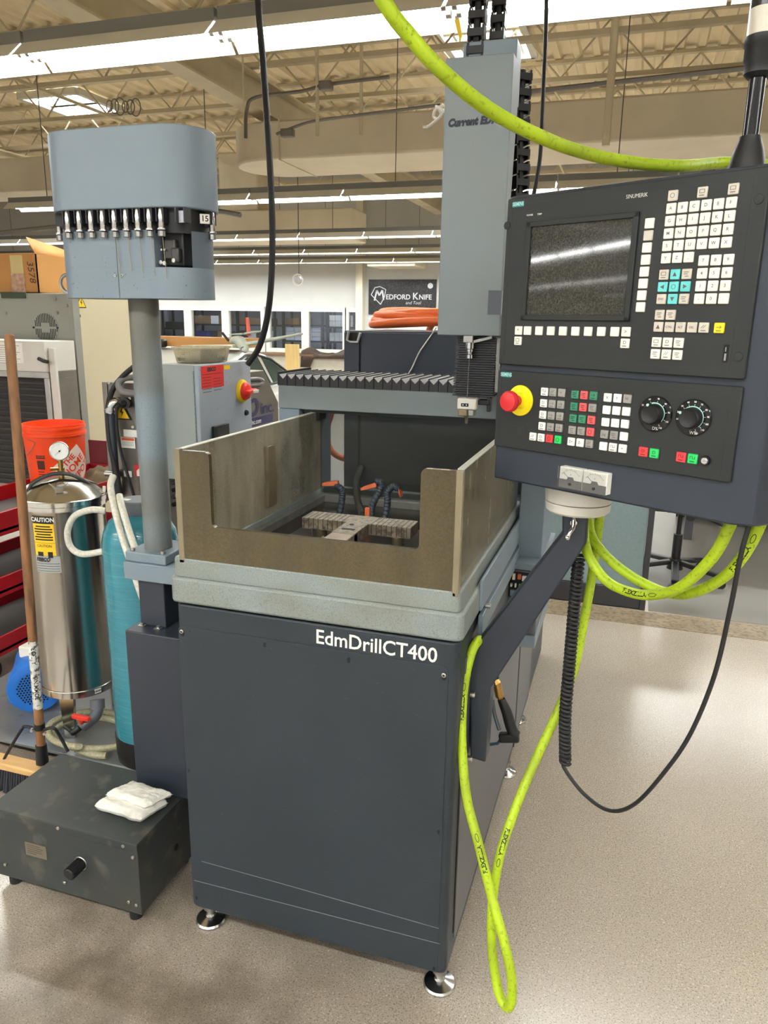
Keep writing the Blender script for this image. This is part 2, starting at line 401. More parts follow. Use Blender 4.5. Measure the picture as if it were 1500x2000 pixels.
# racks and boxes seen through the windows
m_rack = mat('rack_black', (34, 35, 38), .5)
box_mats = [mat('carton_%d' % i, c, .7, var=.06) for i, c in enumerate(((218, 220, 228), (196, 204, 222), (150, 118, 84), (120, 96, 72), (40, 60, 130), (60, 58, 58), (226, 226, 226)))]
rnd = random.Random(3)
CN = ['small white carton', 'pale blue carton', 'brown carton', 'dark brown carton', 'dark blue bin', 'charcoal carton', 'white carton']
WO = ['first', 'second', 'third', 'fourth', 'fifth', 'sixth', 'seventh', 'eighth']
def storage_rack(x0, x1, lab, zs, win, fills):
    y0 = WALLY + .9
    t = thing('storage_rack', lab, 'rack', ((x0 + x1)/2, y0, 0), group=None)
    for sx_ in (x0, x1):
        for sy_ in (y0, y0 + .6): part('post', MB().box(sx_ - .03, sx_ + .03, sy_ - .03, sy_ + .03, 0, 1.9), m_rack, t)
    for z in zs: part('shelf', MB().box(x0, x1, y0, y0 + .6, z - .05, z), m_rack, t)
    for si, (z, mis, w_, h_, n, layers) in enumerate(fills):
        for k in range(n):
            for l in range(layers):
                mi = rnd.choice(mis); xx = x0 + .05 + k*(w_ + .012)
                b = part('carton', MB().box(xx, xx + w_, y0 + .05, y0 + .5, z + l*h_ + .001, z + l*h_ + h_*.96), box_mats[mi], None)
                lay = '' if layers == 1 else (' in the %s layer,' % ('bottom', 'middle', 'top')[l if layers == 3 else l*2])
                tag(b, '%s%s %s from left, %s shelf behind %s window' % (CN[mi], lay, WO[k], ('lower', 'upper')[si] if len(fills) > 1 else 'top', win), 'box', 'cartons in the store room')
storage_rack(-13.6, -12.3, 'black store room rack with brown and blue bins, behind the second window', (.6, 1.0, 1.4), 'second', [(1.0, [2, 4, 4, 5], .19, .18, 6, 1), (1.4, [3, 3, 0], .28, .26, 4, 1)])
storage_rack(-12.0, -10.7, 'black store room rack of dark cartons, behind the third window', (.6, 1.0, 1.4), 'third', [(1.0, [5, 5, 0], .28, .22, 4, 1), (1.4, [5, 3], .36, .2, 3, 1)])
storage_rack(-10.4, -9.1, 'black store room rack stacked with pale blue cartons, behind the fourth window', (.6, .95, 1.42), 'fourth', [(.95, [1, 1, 0], .28, .13, 4, 3), (1.42, [2, 3, 0], .22, .2, 3, 1)])
storage_rack(-8.95, -7.65, 'black store room rack topped with stacked white cartons, behind the fifth window', (.6, .95, 1.38), 'fifth', [(.95, [0, 6], .155, .26, 7, 1), (1.38, [6], .18, .17, 4, 2)])
storage_rack(-14.7, -13.9, 'grey and black cart shape behind the first window', (.7, 1.25), 'first', [(1.25, [5], .5, .2, 1, 1)])

# ---- fluorescent rows
ROWZ = 3.05
def light_fixture(loc, label, group):
    t = local_thing('light_fixture', label, 'light fixture', loc, group=group)
    L_ = 1.24
    part('housing', MB().box(-L_/2, L_/2, -.06, .06, .06, .13), m_fixt, t)
    # bent sheet reflector, open below
    pr = [(-.17, -.03), (-.165, -.03), (-.06, .055), (.06, .055), (.165, -.03), (.17, -.03), (.065, .065), (-.065, .065)]
    part('reflector', MB().prismx(pr, -L_/2, L_/2), m_refl, t, smooth=False)
    for s in (-1, 1):
        tb = part('tube', MB().cyl((-L_/2 + .03, s*.05, .015), (L_/2 - .03, s*.05, .015), .019, 10), m_tube, t)
        for e in (-1, 1): part('end_cap', MB().cyl((e*(L_/2 - .005), s*.05, .015), (e*(L_/2 - .03), s*.05, .015), .02, 10), m_steel, tb)
    return t
ORD = ['first', 'second', 'third', 'fourth', 'fifth', 'sixth', 'seventh', 'eighth', 'ninth', 'tenth', 'eleventh', 'twelfth', 'thirteenth', 'fourteenth', 'fifteenth', 'sixteenth', 'seventeenth', 'eighteenth', 'nineteenth', 'twentieth', 'twenty-first', 'twenty-second', 'twenty-third']
rows = [(PZ(200, 100, ROWZ).y, -7, 7, 'nearest row over the tool magazine'), (PZ(640, 384, ROWZ).y, -9, 6, 'second row behind the machine column'),
        (PZ(640, 462, ROWZ).y, -13, 4, 'third row beyond the parked car'), (16.6, -16, 3, 'fourth row before the far wall'), (19.3, -19, 3, 'last row along the far wall'),
        (-.9, -7, 7, None), (-4.6, -17, 7, None), (-8.3, -23, 7, None), (-12.0, -24, 7, None)]
fx0 = None
m_rod = mat('hanger_rod', (110, 106, 98), .5, .5)
ph = PZ(415, 62, ROWZ).x
for (yy, xa, xb, lab) in rows:
    x = ph + 1.26 / 2
    while x > xa: x -= 1.26
    x += 1.26; i = 0; seen = 0
    while x < xb + .6:
        if lab and -1.02*yy - .5 < x < .20*yy + .4: l_ = '%s fluorescent fixture from the left in the %s' % (ORD[seen], lab); seen += 1
        elif lab: l_ = 'fluorescent fixture continuing the %s past the frame' % lab
        else: l_ = 'fluorescent fixture over the aisle where the photographer stands'
        g = 'fixtures of the ' + lab if lab else 'fixtures over the photographer'
        if fx0 is None: fx0 = light_fixture((x, yy, ROWZ), l_, g)
        else: dup(fx0, (x, yy, ROWZ), label=l_, group=g)
        if i % 2 == 0 and yy > 0: part('hanger_rod', MB().cyl((x, yy, ROWZ + .13), (x, yy, CEIL - .75), .006, 6, False), m_rod, ceiling)
        x += 1.26; i += 1
for k_, xx in enumerate((-13.4, -11.2, -9.0)): dup(fx0, (xx, WALLY + .75, 2.55), label='%s added fluorescent fixture from the left inside the store room' % ORD[k_], group='added fixtures of the store room')  # lamps added to brighten the interior behind the windows
# ---- ducts
dy0, dy1 = 10.3, 11.6
dx0 = PY(470, 330, 10.9).x
pl = []
for k in range(13):
    t = PI/2 + PI * k / 12; pl.append((dx0 + .65 + .65 * math.cos(t), (dy0 + dy1)/2 + .65 * math.sin(t)))
pl += [(8.5, dy0), (8.5, dy1)]
duct = part('air_duct', MB().prismz(pl, 3.72, 4.22), m_duct, None, bevel=.03)
tag(duct, 'large flat cream air duct with a rounded end crossing behind the machine column', 'duct')
du2 = part('air_duct', MB().box(-25, PY(150, 330, 9.5).x, 9.4, 10.2, 3.3, 3.75), m_duct, None, bevel=.02)
tag(du2, 'long cream air duct at the far left, behind the tool magazine', 'duct')
du3 = part('air_duct', MB().box(-9.5, -5.6, 15.0, 15.9, 3.15, 3.75).box(-8.6, -7.7, 15.1, 15.8, 3.75, 4.9), m_duct, None, bevel=.03)
tag(du3, 'boxy cream duct drop in front of the far wall', 'duct')
du4 = part('air_diffuser', MB().box(-6.9, -5.6, 19.6, 20.8, 2.95, 3.25), m_duct, None, bevel=.04)
tag(du4, 'square cream air diffuser box above the black sign', 'diffuser')
for k, (xx, yy) in enumerate(((PY(545, 330, 10.3).x, 0), (-2.2, 0), (1.4, 0))):
    part('seam', MB().box(xx, xx + .02, dy0 - .01, dy1 + .01, 3.71, 4.23), m_beam, duct)
# conduits and hanging poles
def conduit(pts, r=.02, name='conduit', lab=None, mm=None):
    return part(name, MB().tube(smooth_path(pts, 6), r, 6), mm or m_conduit, ceiling)
conduit([PY(0, 455, 7), PY(200, 432, 7), PY(330, 405, 7), PY(420, 412, 7), PY(470, 420, 7)], .025)
conduit([PY(480, 270, 7.2), PY(482, 215, 7.2), PY(500, 190, 7.2), PY(590, 178, 7.2), PY(640, 165, 7.2), PY(760, 150, 7.2)], .018)
conduit([PY(540, 262, 8), PY(600, 240, 8), PY(660, 230, 8), PY(860, 205, 8)], .015)
conduit([PY(1010, 182, 7.0), PY(1300, 150, 7.0), PY(1500, 128, 7.0)], .02)
part('junction_box', MB().cbox(PY(637, 168, 7.15), .12, .08, .08), m_conduit, ceiling, bevel=.01)
part('junction_box', MB().cbox(PY(562, 260, 8), .14, .08, .08), m_conduit, ceiling, bevel=.01)
for (pa, pb, yy, r) in (((620, 168), (620, 266), 7.2, .018), ((1190, 30), (1183, 285), 6.6, .03), ((705, 170), (705, 265), 8.4, .02), ((480, 120), (478, 262), 7.6, .01)):
    a = PY(pa[0], pa[1], yy); b = PY(pb[0], pb[1], yy); part('drop_pole', MB().cyl((b.x, yy, b.z), (b.x, yy, CEIL - .7), r, 8), m_beam, ceiling)
# bundle of wires above the tool magazine
for k in range(6):
    a = PY(215 + 9 * k, 225, 6.8); rr = .05 + .014 * (k % 3)
    part('wire_loop', MB().tube([(a.x + rr*math.cos(t)*.7, 6.8 + .01*k, a.z + .08 + rr*math.sin(t)) for t in [2*PI*i/14 for i in range(14)]], .006, 5, close=True), m_conduit, ceiling)
# sign on the far wall
sg = thing('wall_sign', 'black wall sign reading Medford Knife and Tool in silver', 'sign', (-6.33, WALLY - .05, 1.9))
m_sign = mat('sign_black', (26, 26, 28), .35, var=.25, vscale=1.2, speck=((70, 70, 72), 30, .5, .6, .5))
sx0, sx1 = -7.31, -5.35
part('board', MB().box(sx0, sx1, WALLY - .04, WALLY - .002, 1.75, 2.69), m_sign, sg)
m_silver = mat('sign_silver', (196, 198, 202), .35, .3, var=.15, vscale=6)
SF = lambda x, z: frame((x, WALLY - .045, z), (1, 0, 0), (0, 0, 1))
text('EDFORD', .185, SF(-6.80, 2.16), m_silver, sg, align='LEFT', bold=.004)
text('K', .25, SF(-6.02, 2.16), m_silver, sg, align='LEFT', bold=.005)
text('NIFE', .185, SF(-5.84, 2.16), m_silver, sg, align='LEFT', bold=.004)
text('and Tool', .12, SF(-6.22, 2.03), m_silver, sg, align='LEFT', shear=.3)
lg = MB()
def stroke(mb, pts, w_, y):
    for (a, b) in zip(pts[:-1], pts[1:]): mb.bar((a[0], y, a[1]), (b[0], y, b[1]), w_, .006, up=(0, 1, 0))
def _st(mb, pts, wd, y):
    for (a, b) in zip(pts[:-1], pts[1:]):
        d = Vector((b[0]-a[0], b[1]-a[1])); n_ = Vector((-d.y, d.x)).normalized() * wd/2
        mb.prismy([(a[0]+n_.x, a[1]+n_.y), (a[0]-n_.x, a[1]-n_.y), (b[0]-n_.x, b[1]-n_.y), (b[0]+n_.x, b[1]+n_.y)], y, y - .006)
_st(lg, [(-7.23, 2.28), (-7.12, 2.47), (-6.98, 2.50), (-6.80, 2.42), (-6.84, 2.22), (-6.95, 2.02), (-7.23, 2.28)], .022, WALLY - .04)
part('emblem', lg, m_silver, sg)
lm = MB(); _st(lm, [(-7.13, 2.12), (-7.06, 2.40), (-6.99, 2.26), (-6.90, 2.40), (-6.86, 2.14)], .045, WALLY - .046); part('emblem_letter', lm, m_silver, sg)
part('round_seal', MB().cyl((-5.52, WALLY - .04, 2.52), (-5.52, WALLY - .05, 2.52), .075, 20), m_silver, sg)
# counter under the windows with a leather hide
ct = thing('store_counter', 'long dark-edged counter under the store room windows', 'counter', (-9.6, WALLY - .5, 0))
part('counter_top', MB().box(-11.6, -7.62, WALLY - .62, WALLY - .06, .56, .61), mat('counter_wood', (110, 80, 58), .5, var=.15), ct)
part('counter_body', MB().box(-11.6, -7.62, WALLY - .55, WALLY - .06, 0, .56), mat('counter_body', (178, 172, 156), .6, var=.05), ct)
hd = MB()
gp = [[None]*9 for _ in range(15)]
vs_ = []; fs_ = []
for i in range(15):
    for j in range(9):
        x = -9.15 + i * .1; y = WALLY - .66 + j * .06
        z = .66 + .14 * math.sin(i * .55 + .4) * math.sin(PI * j / 8) + .04 * noise.noise((i * .7, j * .7, 0))
        if j == 0: z = .60 - (.35 if i < 4 else .08)
        vs_.append((x, y, max(z, .62) if j > 0 else z)); 
for i in range(14):
    for j in range(8): fs_.append((i*9 + j, (i+1)*9 + j, (i+1)*9 + j + 1, i*9 + j + 1))
hide = part('leather_hide', hd.add(vs_, fs_), mat('brown_leather', (66, 52, 42), .5, var=.2), None); md = hide.modifiers.new('thick', 'SOLIDIFY'); md.thickness = .02; md.offset = 1
tag(hide, 'crumpled dark brown leather hide on the far counter', 'leather')
# plywood sheet, hanging reel
pb = part('plywood_sheet', MB().box(PY(558, 700, 12).x, PY(585, 700, 12).x, 11.98, 12.0, 0, PY(570, 672, 12).z), mat('plywood', (222, 192, 128), .6, var=.08, stretch=(6, 1, .6)), None)
tag(pb, 'upright pale yellow plywood sheet behind the white car', 'board')
rl = thing('cord_reel', 'small round cord reel hanging from the ceiling before the far wall', 'cord reel', tuple(PY(584, 547, 11.8)))
p = PY(584, 547, 11.8)
part('drum', MB().cyl(p + Vector((0, -.05, 0)), p + Vector((0, .05, 0)), .055, 16), m_steel, rl)
part('rim', MB().tube([p + Vector((.085*math.cos(t), -.05, .085*math.sin(t))) for t in [2*PI*i/18 for i in range(18)]], .012, 6, close=True), m_white, rl)
part('hanger', MB().cyl(p + Vector((0, 0, .08)), (p.x, 11.8, CEIL - .78), .006, 5, False), m_black, rl)
# ================================================================== EDM DRILLING MACHINE
MX0, MX1, MY0 = -.985, -.298, 1.45
mc = thing('edm_drilling_machine', 'grey EDM drilling machine with open acrylic work tank and tall head column', 'machine', (-.64, 1.95, 0))
body = part('base_cabinet', MB().prismz(rrect(MX0, MX1, MY0, 2.93, .022), .095, .943), m_dark, mc, bevel=.004)
part('front_panel', MB().prismy(rrect(-.977, -.318, .10, .889, .012), MY0 - .0025, MY0 + .002), m_dark, mc, bevel=.0008)
part('side_panel', MB().prismx(rrect(1.525, 2.485, .13, .88, .01), MX1 - .002, MX1 + .003), mat('side_enamel', (88, 89, 93), .38, var=.06, vscale=2), mc, bevel=.001)
part('side_panel', MB().prismx(rrect(2.515, 2.90, .13, .90, .01), MX1 - .002, MX1 + .003), MATS['side_enamel'], mc, bevel=.001)
part('seam', MB().box(MX1 - .001, MX1 + .0025, 1.514, 1.522, .16, .62), m_bolt, mc)
for (a, b) in ((357, 1232), (868, 1317)):
    p = PY(a, b, MY0); s_ = part('screw', MB().cyl((p.x, MY0 - .002, p.z), (p.x, MY0 - .007, p.z), .0055, 14), m_screw, mc, bevel=.0015)
    part('socket', MB().cyl((p.x, MY0 - .0069, p.z), (p.x, MY0 - .0074, p.z), .0026, 6), m_bolt, s_)
    part('keyhole', MB().prismy(rrect(p.x - .005, p.x + .005, p.z - .013, p.z - .003, .0045), MY0 - .0032, MY0), m_bolt, mc)
for (a, b, r) in ((518, 1258, .005), (682, 1288, .0055), (857, 1623, .004), (848, 1890, .004), (370, 1504, .003), (372, 1232, .002), (385, 1752, .004)):
    p = PY(a, b, MY0); part('hole', MB().prismy(rrect(p.x - r*.7, p.x + r*.7, p.z - r*1.3, p.z + r*1.1, r*.6), MY0 - .0031, MY0), m_bolt, mc)
# scratches along the front
for (a, b, c_, d) in ((395, 1681, 560, 1727), (380, 1718, 860, 1842), (560, 1727, 858, 1812)):
    p = PY(a, b, MY0); q = PY(c_, d, MY0); part('scratch', MB().bar((p.x, MY0 - .0027, p.z), (q.x, MY0 - .0027, q.z), .0005, .0016), mat('scratch', (112, 116, 118), .6), mc)
# lettering EdmDrillCT400
text('EdmDrillCT400', .0475, frame((-.6245, MY0 - .0006, .8975), (1, 0, -.012), (0, 0, 1)), m_wprint, mc, align='LEFT', bold=.0006, sx=.925)
# levelling feet
def foot(x, y):
    f_ = part('levelling_foot', MB().lathe([(.040, 0), (.041, .006), (.038, .011), (.014, .020), (.012, .026)], (x, y, 0), 28), m_chrome, mc)
    part('stem', MB().lathe([(.011, .02), (.011, .04), (.018, .041), (.018, .052), (.011, .053), (.011, .097)], (x, y, 0), 16), m_steel, f_)
for (x, y) in ((-.325, 1.512), (-.968, 1.512), (-.318, 2.475), (-.95, 2.475), (-.335, 2.87), (-.95, 2.87)): foot(x, y)
# coolant tray
def ring(x0, x1, y0, y1, r, th, z0, z1):
    o_ = rrect(x0, x1, y0, y1, r); i_ = rrect(x0 + th, x1 - th, y0 + th, y1 - th, max(r - th, .004)); n_ = len(o_)
    mb = MB(); vs = [(p[0], p[1], z) for z in (z0, z1) for p in o_] + [(p[0], p[1], z) for z in (z0, z1) for p in i_]
    fs = []
    for k in range(n_):
        k2 = (k + 1) % n_
        fs += [(k, k2, n_ + k2, n_ + k), (2*n_ + k, 3*n_ + k, 3*n_ + k2, 2*n_ + k2), (n_ + k, n_ + k2, 3*n_ + k2, 3*n_ + k), (k, 2*n_ + k, 2*n_ + k2, k2)]
    return mb.add(vs, fs)
part('lower_tray', MB().prismz(rrect(-.993, -.290, 1.442, 2.34, .02), .949, 1.012), m_hammer_d, mc, bevel=.006)
part('upper_tray', ring(-.983, -.299, 1.450, 2.325, .012, .034, 1.010, 1.058), m_hammer_d, mc, bevel=.004)
part('tank_floor', MB().box(-.95, -.33, 1.48, 2.30, 1.012, 1.016), mat('wet_basin', (58, 54, 46), .25, .2, var=.3, vscale=6), mc)
part('inner_ledge', ring(-.951, -.318, 1.466, 2.272, .012, .018, 1.012, 1.040), mat('ledge_grey', (122, 122, 116), .4, .2, var=.15, vscale=20), mc, bevel=.003)
part('side_rail', MB().box(-.291, -.284, 1.62, 2.33, .955, 1.03), m_bluegrey, mc, bevel=.002)
part('side_rail', MB().box(-.291, -.280, 1.62, 2.33, .895, .945), m_bluegrey, mc, bevel=.002)
p = PX(950, 1183, -.283)
part('screw', MB().cyl((-.286, p.y, p.z), (-.272, p.y, p.z), .006, 12), m_screw, mc, bevel=.001)
# acrylic tank walls
f_front = film('acrylic_front', (82, 72, 49), .93, .985, .16, (.75, .72, .62), 3, (1, 1, .28), (75, 65, 44))
f_left = film('acrylic_left', (172, 164, 142), .50, .74, .16, (.80, .80, .76), 3, (1, 1, .3), (146, 137, 114))
f_right = film('acrylic_right', (128, 118, 92), .74, .92, .18, (.75, .73, .66), 5, (1, 1, .25), (112, 101, 77))
f_back = film('acrylic_back', (92, 92, 84), .22, .34, .12, (.72, .74, .74), 3)
nl, nr, nb = -.877, -.391, 1.139
def arc(cx, cz, r, a0, a1, n=5): return [(cx + r*math.cos(math.radians(a0 + (a1-a0)*k/n)), cz + r*math.sin(math.radians(a0 + (a1-a0)*k/n))) for k in range(n + 1)]
TZ0, TZ1 = 1.046, 1.311
L_ = [(-.963, TZ0), (nl, TZ0)]
poly_left = [(-.963, TZ0), (nl, TZ0), (nl, TZ1 - .012)] + arc(nl - .012, TZ1 - .012, .012, 0, 90) + [(-.963, TZ1)]
bot = [(nl, TZ0), (nr, TZ0), (nr, nb + .012)] + arc(nr - .012, nb + .012, .012, 0, -90) + arc(nl + .012, nb + .012, .012, -90, -180)
poly_right = [(nr, TZ0), (-.306, TZ0), (-.306, TZ1)] + [(nr + .012, TZ1)] + arc(nr + .012, TZ1 - .012, .012, 90, 180)
outline = [(-.963, TZ0), (-.306, TZ0), (-.306, TZ1), (nr + .012, TZ1)] + arc(nr + .012, TZ1 - .012, .012, 100, 180, 4) + arc(nr - .012, nb + .012, .012, 0, -90) \
    + arc(nl + .012, nb + .012, .012, -90, -180) + arc(nl - .012, TZ1 - .012, .012, 0, 90) + [(-.963, TZ1)]
part('tank_wall', MB().prismy(outline, 1.452, 1.464), f_front, mc, smooth=False)['label'] = 'brown stained front tank wall with a wide notch'
part('tank_wall', MB().box(-.963, -.951, 1.464, 2.275, TZ0, TZ1), f_left, mc)
part('tank_wall', MB().box(-.318, -.306, 1.464, 2.275, TZ0, TZ1), f_right, mc)
part('tank_wall', MB().box(-.951, -.318, 2.263, 2.275, TZ0, TZ1), f_back, mc)
part('corner_post', MB().box(-.966, -.951, 1.450, 1.466, TZ0, TZ1 + .003), mat('post_dirty', (128, 118, 94), .4, var=.2), mc, bevel=.002)
part('corner_post', MB().box(-.318, -.3035, 1.450, 1.466, TZ0, TZ1 + .001), MATS['post_dirty'], mc, bevel=.002)
part('wall_strip', MB().box(-.951, -.940, 1.865, 1.915, 1.085, 1.258), mat('strip_brown', (112, 100, 78), .35, var=.2, vscale=20), mc, bevel=.002)
part('top_edge', MB().box(-.964, -.950, 1.466, 2.276, TZ1, TZ1 + .002), mat('acrylic_edge', (196, 194, 182), .3), mc)
part('top_edge', MB().box(-.319, -.305, 1.466, 2.276, TZ1, TZ1 + .002), MATS['acrylic_edge'], mc)
# work table and fixture
part('table_plate', MB().box(-.84, -.45, 1.56, 1.95, 1.018, 1.040), mat('table_grey', (110, 112, 112), .3, .6, var=.1), mc, bevel=.003)
part('table_frame', ring(-.80, -.43, 1.52, 1.72, .006, .022, 1.040, 1.056), m_steel, mc, bevel=.001)
part('sub_plate', MB().box(-.70, -.575, 1.54, 1.68, 1.040, 1.066), mat('sub_plate_grey', (128, 116, 104), .45, .4, var=.2, vscale=20), mc, bevel=.002)
bar = MB().prismz([(-.785, 1.742), (-.662, 1.742), (-.662, 1.64), (-.603, 1.64), (-.603, 1.742), (-.492, 1.742), (-.492, 1.815), (-.785, 1.815)], 1.072, 1.101)
fx_bar = part('fixture_bar', bar, mat('ground_iron', (128, 118, 102), .5, .35, var=.3, vscale=40, bump=.3, bscale=120, speck=((72, 58, 46), 90, .5, .62, .7)), mc, bevel=.001)
for k in range(22):
    x = -.78 + k * .0132
    if not -.664 < x < -.600: part('groove', MB().box(x, x + .0016, 1.741, 1.816, 1.075, 1.1016), mat('groove_dark', (52, 44, 36), .6), fx_bar)
part('slot', MB().prismz(rrect(-.650, -.615, 1.672, 1.684, .004), 1.1005, 1.1017), m_bolt, fx_bar)
part('hole', MB().cyl((-.640, 1.722, 1.1005), (-.640, 1.722, 1.1017), .006, 14), m_bolt, fx_bar)
part('fixture_block', MB().box(-.662, -.603, 1.585, 1.664, 1.066, 1.1), mat('block_grey', (142, 126, 110), .4, .4, var=.2, vscale=30), mc, bevel=.002)
for (x, y) in ((-.74, 1.76), (-.53, 1.757)): part('standoff', MB().cyl((x, y, 1.03), (x, y, 1.073), .016, 18), mat('standoff_brass', (120, 110, 88), .35, .7), mc, bevel=.002)
p = PZ(610, 1046, 1.06); part('bolt', MB().cyl(p, p + Vector((0, 0, .018)), .003, 10).cyl(p + Vector((0, 0, .014)), p + Vector((0, 0, .019)), .005, 10), m_chrome, mc)
p = PZ(631, 1049, 1.058); part('washer', MB().tube([p + Vector((.006*math.cos(t), .006*math.sin(t), 0)) for t in [2*PI*i/16 for i in range(16)]], .0016, 6, close=True), m_chrome, mc)
# flexible coolant nozzles
m_loc = mat('loc_line_grey', (52, 60, 70), .5, var=.15); m_loct = mat('loc_line_orange', (216, 106, 64), .5, var=.1)
def nozzle(path, tip, fan, yy):
    P = smooth_path([PY(a, b, yy + c_) for a, b, c_ in path], 4); mb = MB()
    for a, b in zip(P[:-1], P[1:]): mb.cone(a, b, .0105, .0075, 12); 
    for a in P[1:-1]: mb.sphere(a, .0098, 10, 6)
    n_ = part('coolant_nozzle', mb, m_loc, mc)
    t0 = PY(*tip[0], yy); t1 = PY(*tip[1], yy); d = (t1 - t0)
    nn = MB()
    for k in range(2):
        pass
    u = d.normalized(); sd = fan
    nn.add([t0 + Vector((0, -.006, .008)), t0 + Vector((0, .006, .008)), t0 + Vector((0, .006, -.006)), t0 + Vector((0, -.006, -.006)),
            t1 + Vector((0, -sd, .004)), t1 + Vector((0, sd, .004)), t1 + Vector((0, sd, -.004)), t1 + Vector((0, -sd, -.004))],
           [(0, 1, 2, 3), (7, 6, 5, 4), (0, 4, 5, 1), (1, 5, 6, 2), (2, 6, 7, 3), (3, 7, 4, 0)])
    part('nozzle_tip', nn, m_loct, n_, bevel=.001)
nozzle([(664, 1005, 0), (668, 975, 0), (668, 958, 0), (655, 946, 0)], ((661, 944), (632, 945)), .012, 1.98)
nozzle([(725, 1008, 0), (728, 985, 0), (742, 958, 0), (744, 943, 0), (735, 940, 0)], ((736, 947), (708, 954)), .014, 1.98)
nozzle([(752, 1010, 0), (757, 980, 0), (756, 962, 0), (768, 950, 0), (778, 955, 0)], ((779, 956), (784, 968)), .014, 1.98)
part('valve', MB().cbox(PY(718, 1003, 1.97), .014, .012, .035), m_loct, mc, bevel=.002)
part('coolant_hose', MB().tube(smooth_path([PY(706, 912, 2.25), PY(697, 940, 2.2), PY(698, 975, 2.1), PY(708, 1006, 2.0)], 8), .011, 10), mat('grey_hose', (74, 74, 70), .4), mc)
# gantry
GY = 2.20
part('gantry_pillar', MB().box(-1.068, -.997, GY, 2.47, .30, 1.322), m_bluegrey, mc, bevel=.003)
part('gantry_pillar', MB().box(-.287, -.215, GY, 2.47, .90, 1.322), m_bluegrey, mc, bevel=.003)
part('gantry_beam', MB().box(-1.068, -.215, GY, 2.47, 1.3225, 1.395), m_col, mc, bevel=.003)
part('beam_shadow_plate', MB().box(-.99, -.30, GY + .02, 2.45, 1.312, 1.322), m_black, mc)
part('corner_bracket', MB().box(-.997, -.94, GY + .03, GY + .09, 1.285, 1.322), m_black, mc, bevel=.003)
# beam bellows: one fold after another
m_fold = mat('bellows_black', (40, 40, 42), .38, var=.15, vscale=30)
x0 = -1.064; pw = .0288; k = 0
fold_src = None
while x0 + pw < -.222:
    if fold_src is None:
        mbf = MB().prismy([(0, 0), (pw - .003, 0), (pw - .003, .033), (pw/2 - .0015, .020), (0, .033)], 0, .25)
        fold_src = part('bellows_fold', mbf, m_fold, mc, smooth=False); rb = part('fold_plate', MB().box(pw - .003, pw - .0014, -.001, .252, 0, .037), m_black, fold_src)
        rv = part('fold_lining', MB().prismy([(0, .0332), (pw/2 - .0015, .0202), (pw - .003, .0332), (pw - .003, .0340), (pw/2 - .0015, .0210), (0, .0340)], .001, .249), mat('fold_lining', (150, 150, 150), .45), fold_src, smooth=False)
        base_loc = Vector((-.64, 1.95, 0))
        fold_src.location = Vector((x0, GY + .001, 1.395)) - base_loc + base_loc
        for v in fold_src.data.vertices: v.co += base_loc
        for v in list(rb.data.vertices) + list(rv.data.vertices): v.co += base_loc
        fold_src.location = Vector((x0, GY + .001, 1.395)) - base_loc
    else:
        c_ = fold_src.copy(); C.objects.link(c_); c_.parent = mc; c_.location = Vector((x0, GY + .001, 1.395)) - base_loc
        d_ = rb.copy(); C.objects.link(d_); d_.parent = c_; d_ = rv.copy(); C.objects.link(d_); d_.parent = c_
    x0 += pw
part('bellows_end_plate', MB().box(-1.069, -1.064, GY - .001, GY + .255, 1.395, 1.437), m_black, mc)
# head column
CXL, CXR, CYF = -.479, -.3215, 1.90
cz0, cz1 = 1.565, 2.188
cb = MB()
vs = []
for (yb_t, yb_b) in ((2.005, 1.915),):
    vs = [(CXL, CYF, cz0), (CXR, CYF, cz0), (CXR, yb_b, cz0), (CXL, yb_b, cz0), (CXL, CYF, cz1), (CXR, CYF, cz1), (CXR, yb_t, cz1), (CXL, yb_t, cz1)]
cb.add(vs, [(0, 3, 2, 1), (4, 5, 6, 7), (0, 1, 5, 4), (1, 2, 6, 5), (2, 3, 7, 6), (3, 0, 4, 7)])
part('head_column', cb, m_col, mc, bevel=.0025)
part('column_cap', MB().box(-.449, -.3225, 1.945, 2.012, 2.10, 2.232), m_bluegrey, mc, bevel=.003)
part('column_back', MB().box(-.462, -.352, 1.925, 2.20, 1.566, 2.10), m_black, mc, bevel=.003)
part('carriage', MB().box(-.455, -.345, 2.062, 2.20, 1.41, 1.566), m_black, mc, bevel=.003)
part('column_window', MB().box(-.354, -.3213, CYF - .0006, CYF + .014, 1.616, 1.673), glass('smoked_window', (.30, .33, .33), .10, .04), mc)
part('window_recess', MB().box(-.3535, -.3220, CYF - .0003, CYF + .0005, 1.6165, 1.6725), mat('window_dark', (38, 42, 44), .15, var=.5, vscale=25), mc)
text('Current EDM', .0222, frame((-.4685, CYF - .0006, 2.0425), (1, 0, 0.02), (0, 0, 1)), mat('navy_print', (26, 30, 50), .5, var=0), mc, align='LEFT', bold=.0017, shear=.22, sx=.90, spacing=1.06)
# z bellows
kz = 26
for k in range(kz):
    z = 1.562 - k * (.152 / kz); thk = .0036
    part('bellows_leaf', MB().box(-.4365 - .0012*(k % 2) - .006*(k/kz), -.3365 + .0012*(k % 2), 1.938, 2.06, z - thk, z), m_fold, mc)
part('bellows_core', MB().box(-.432, -.340, 1.945, 2.055, 1.41, 1.56), m_black, mc)
part('bellows_rail', MB().box(-.334, -.325, 1.935, 1.95, 1.425, 1.56), mat('rail_grey', (132, 132, 128), .4, .6), mc, bevel=.001)
part('clamp_arm', MB().bar((-.408, 1.915, 1.545), (-.345, 1.925, 1.562), .012, .008).box(-.412, -.388, 1.90, 1.93, 1.548, 1.565), m_steel, mc, bevel=.001)
part('spindle_chuck', MB().lathe([(.004, 1.508), (.0085, 1.509), (.0085, 1.518), (.006, 1.520), (.006, 1.524), (.0085, 1.525), (.0085, 1.531), (.011, 1.533), (.011, 1.548)], (-.398, 1.918, 0), 18), m_chrome, mc)
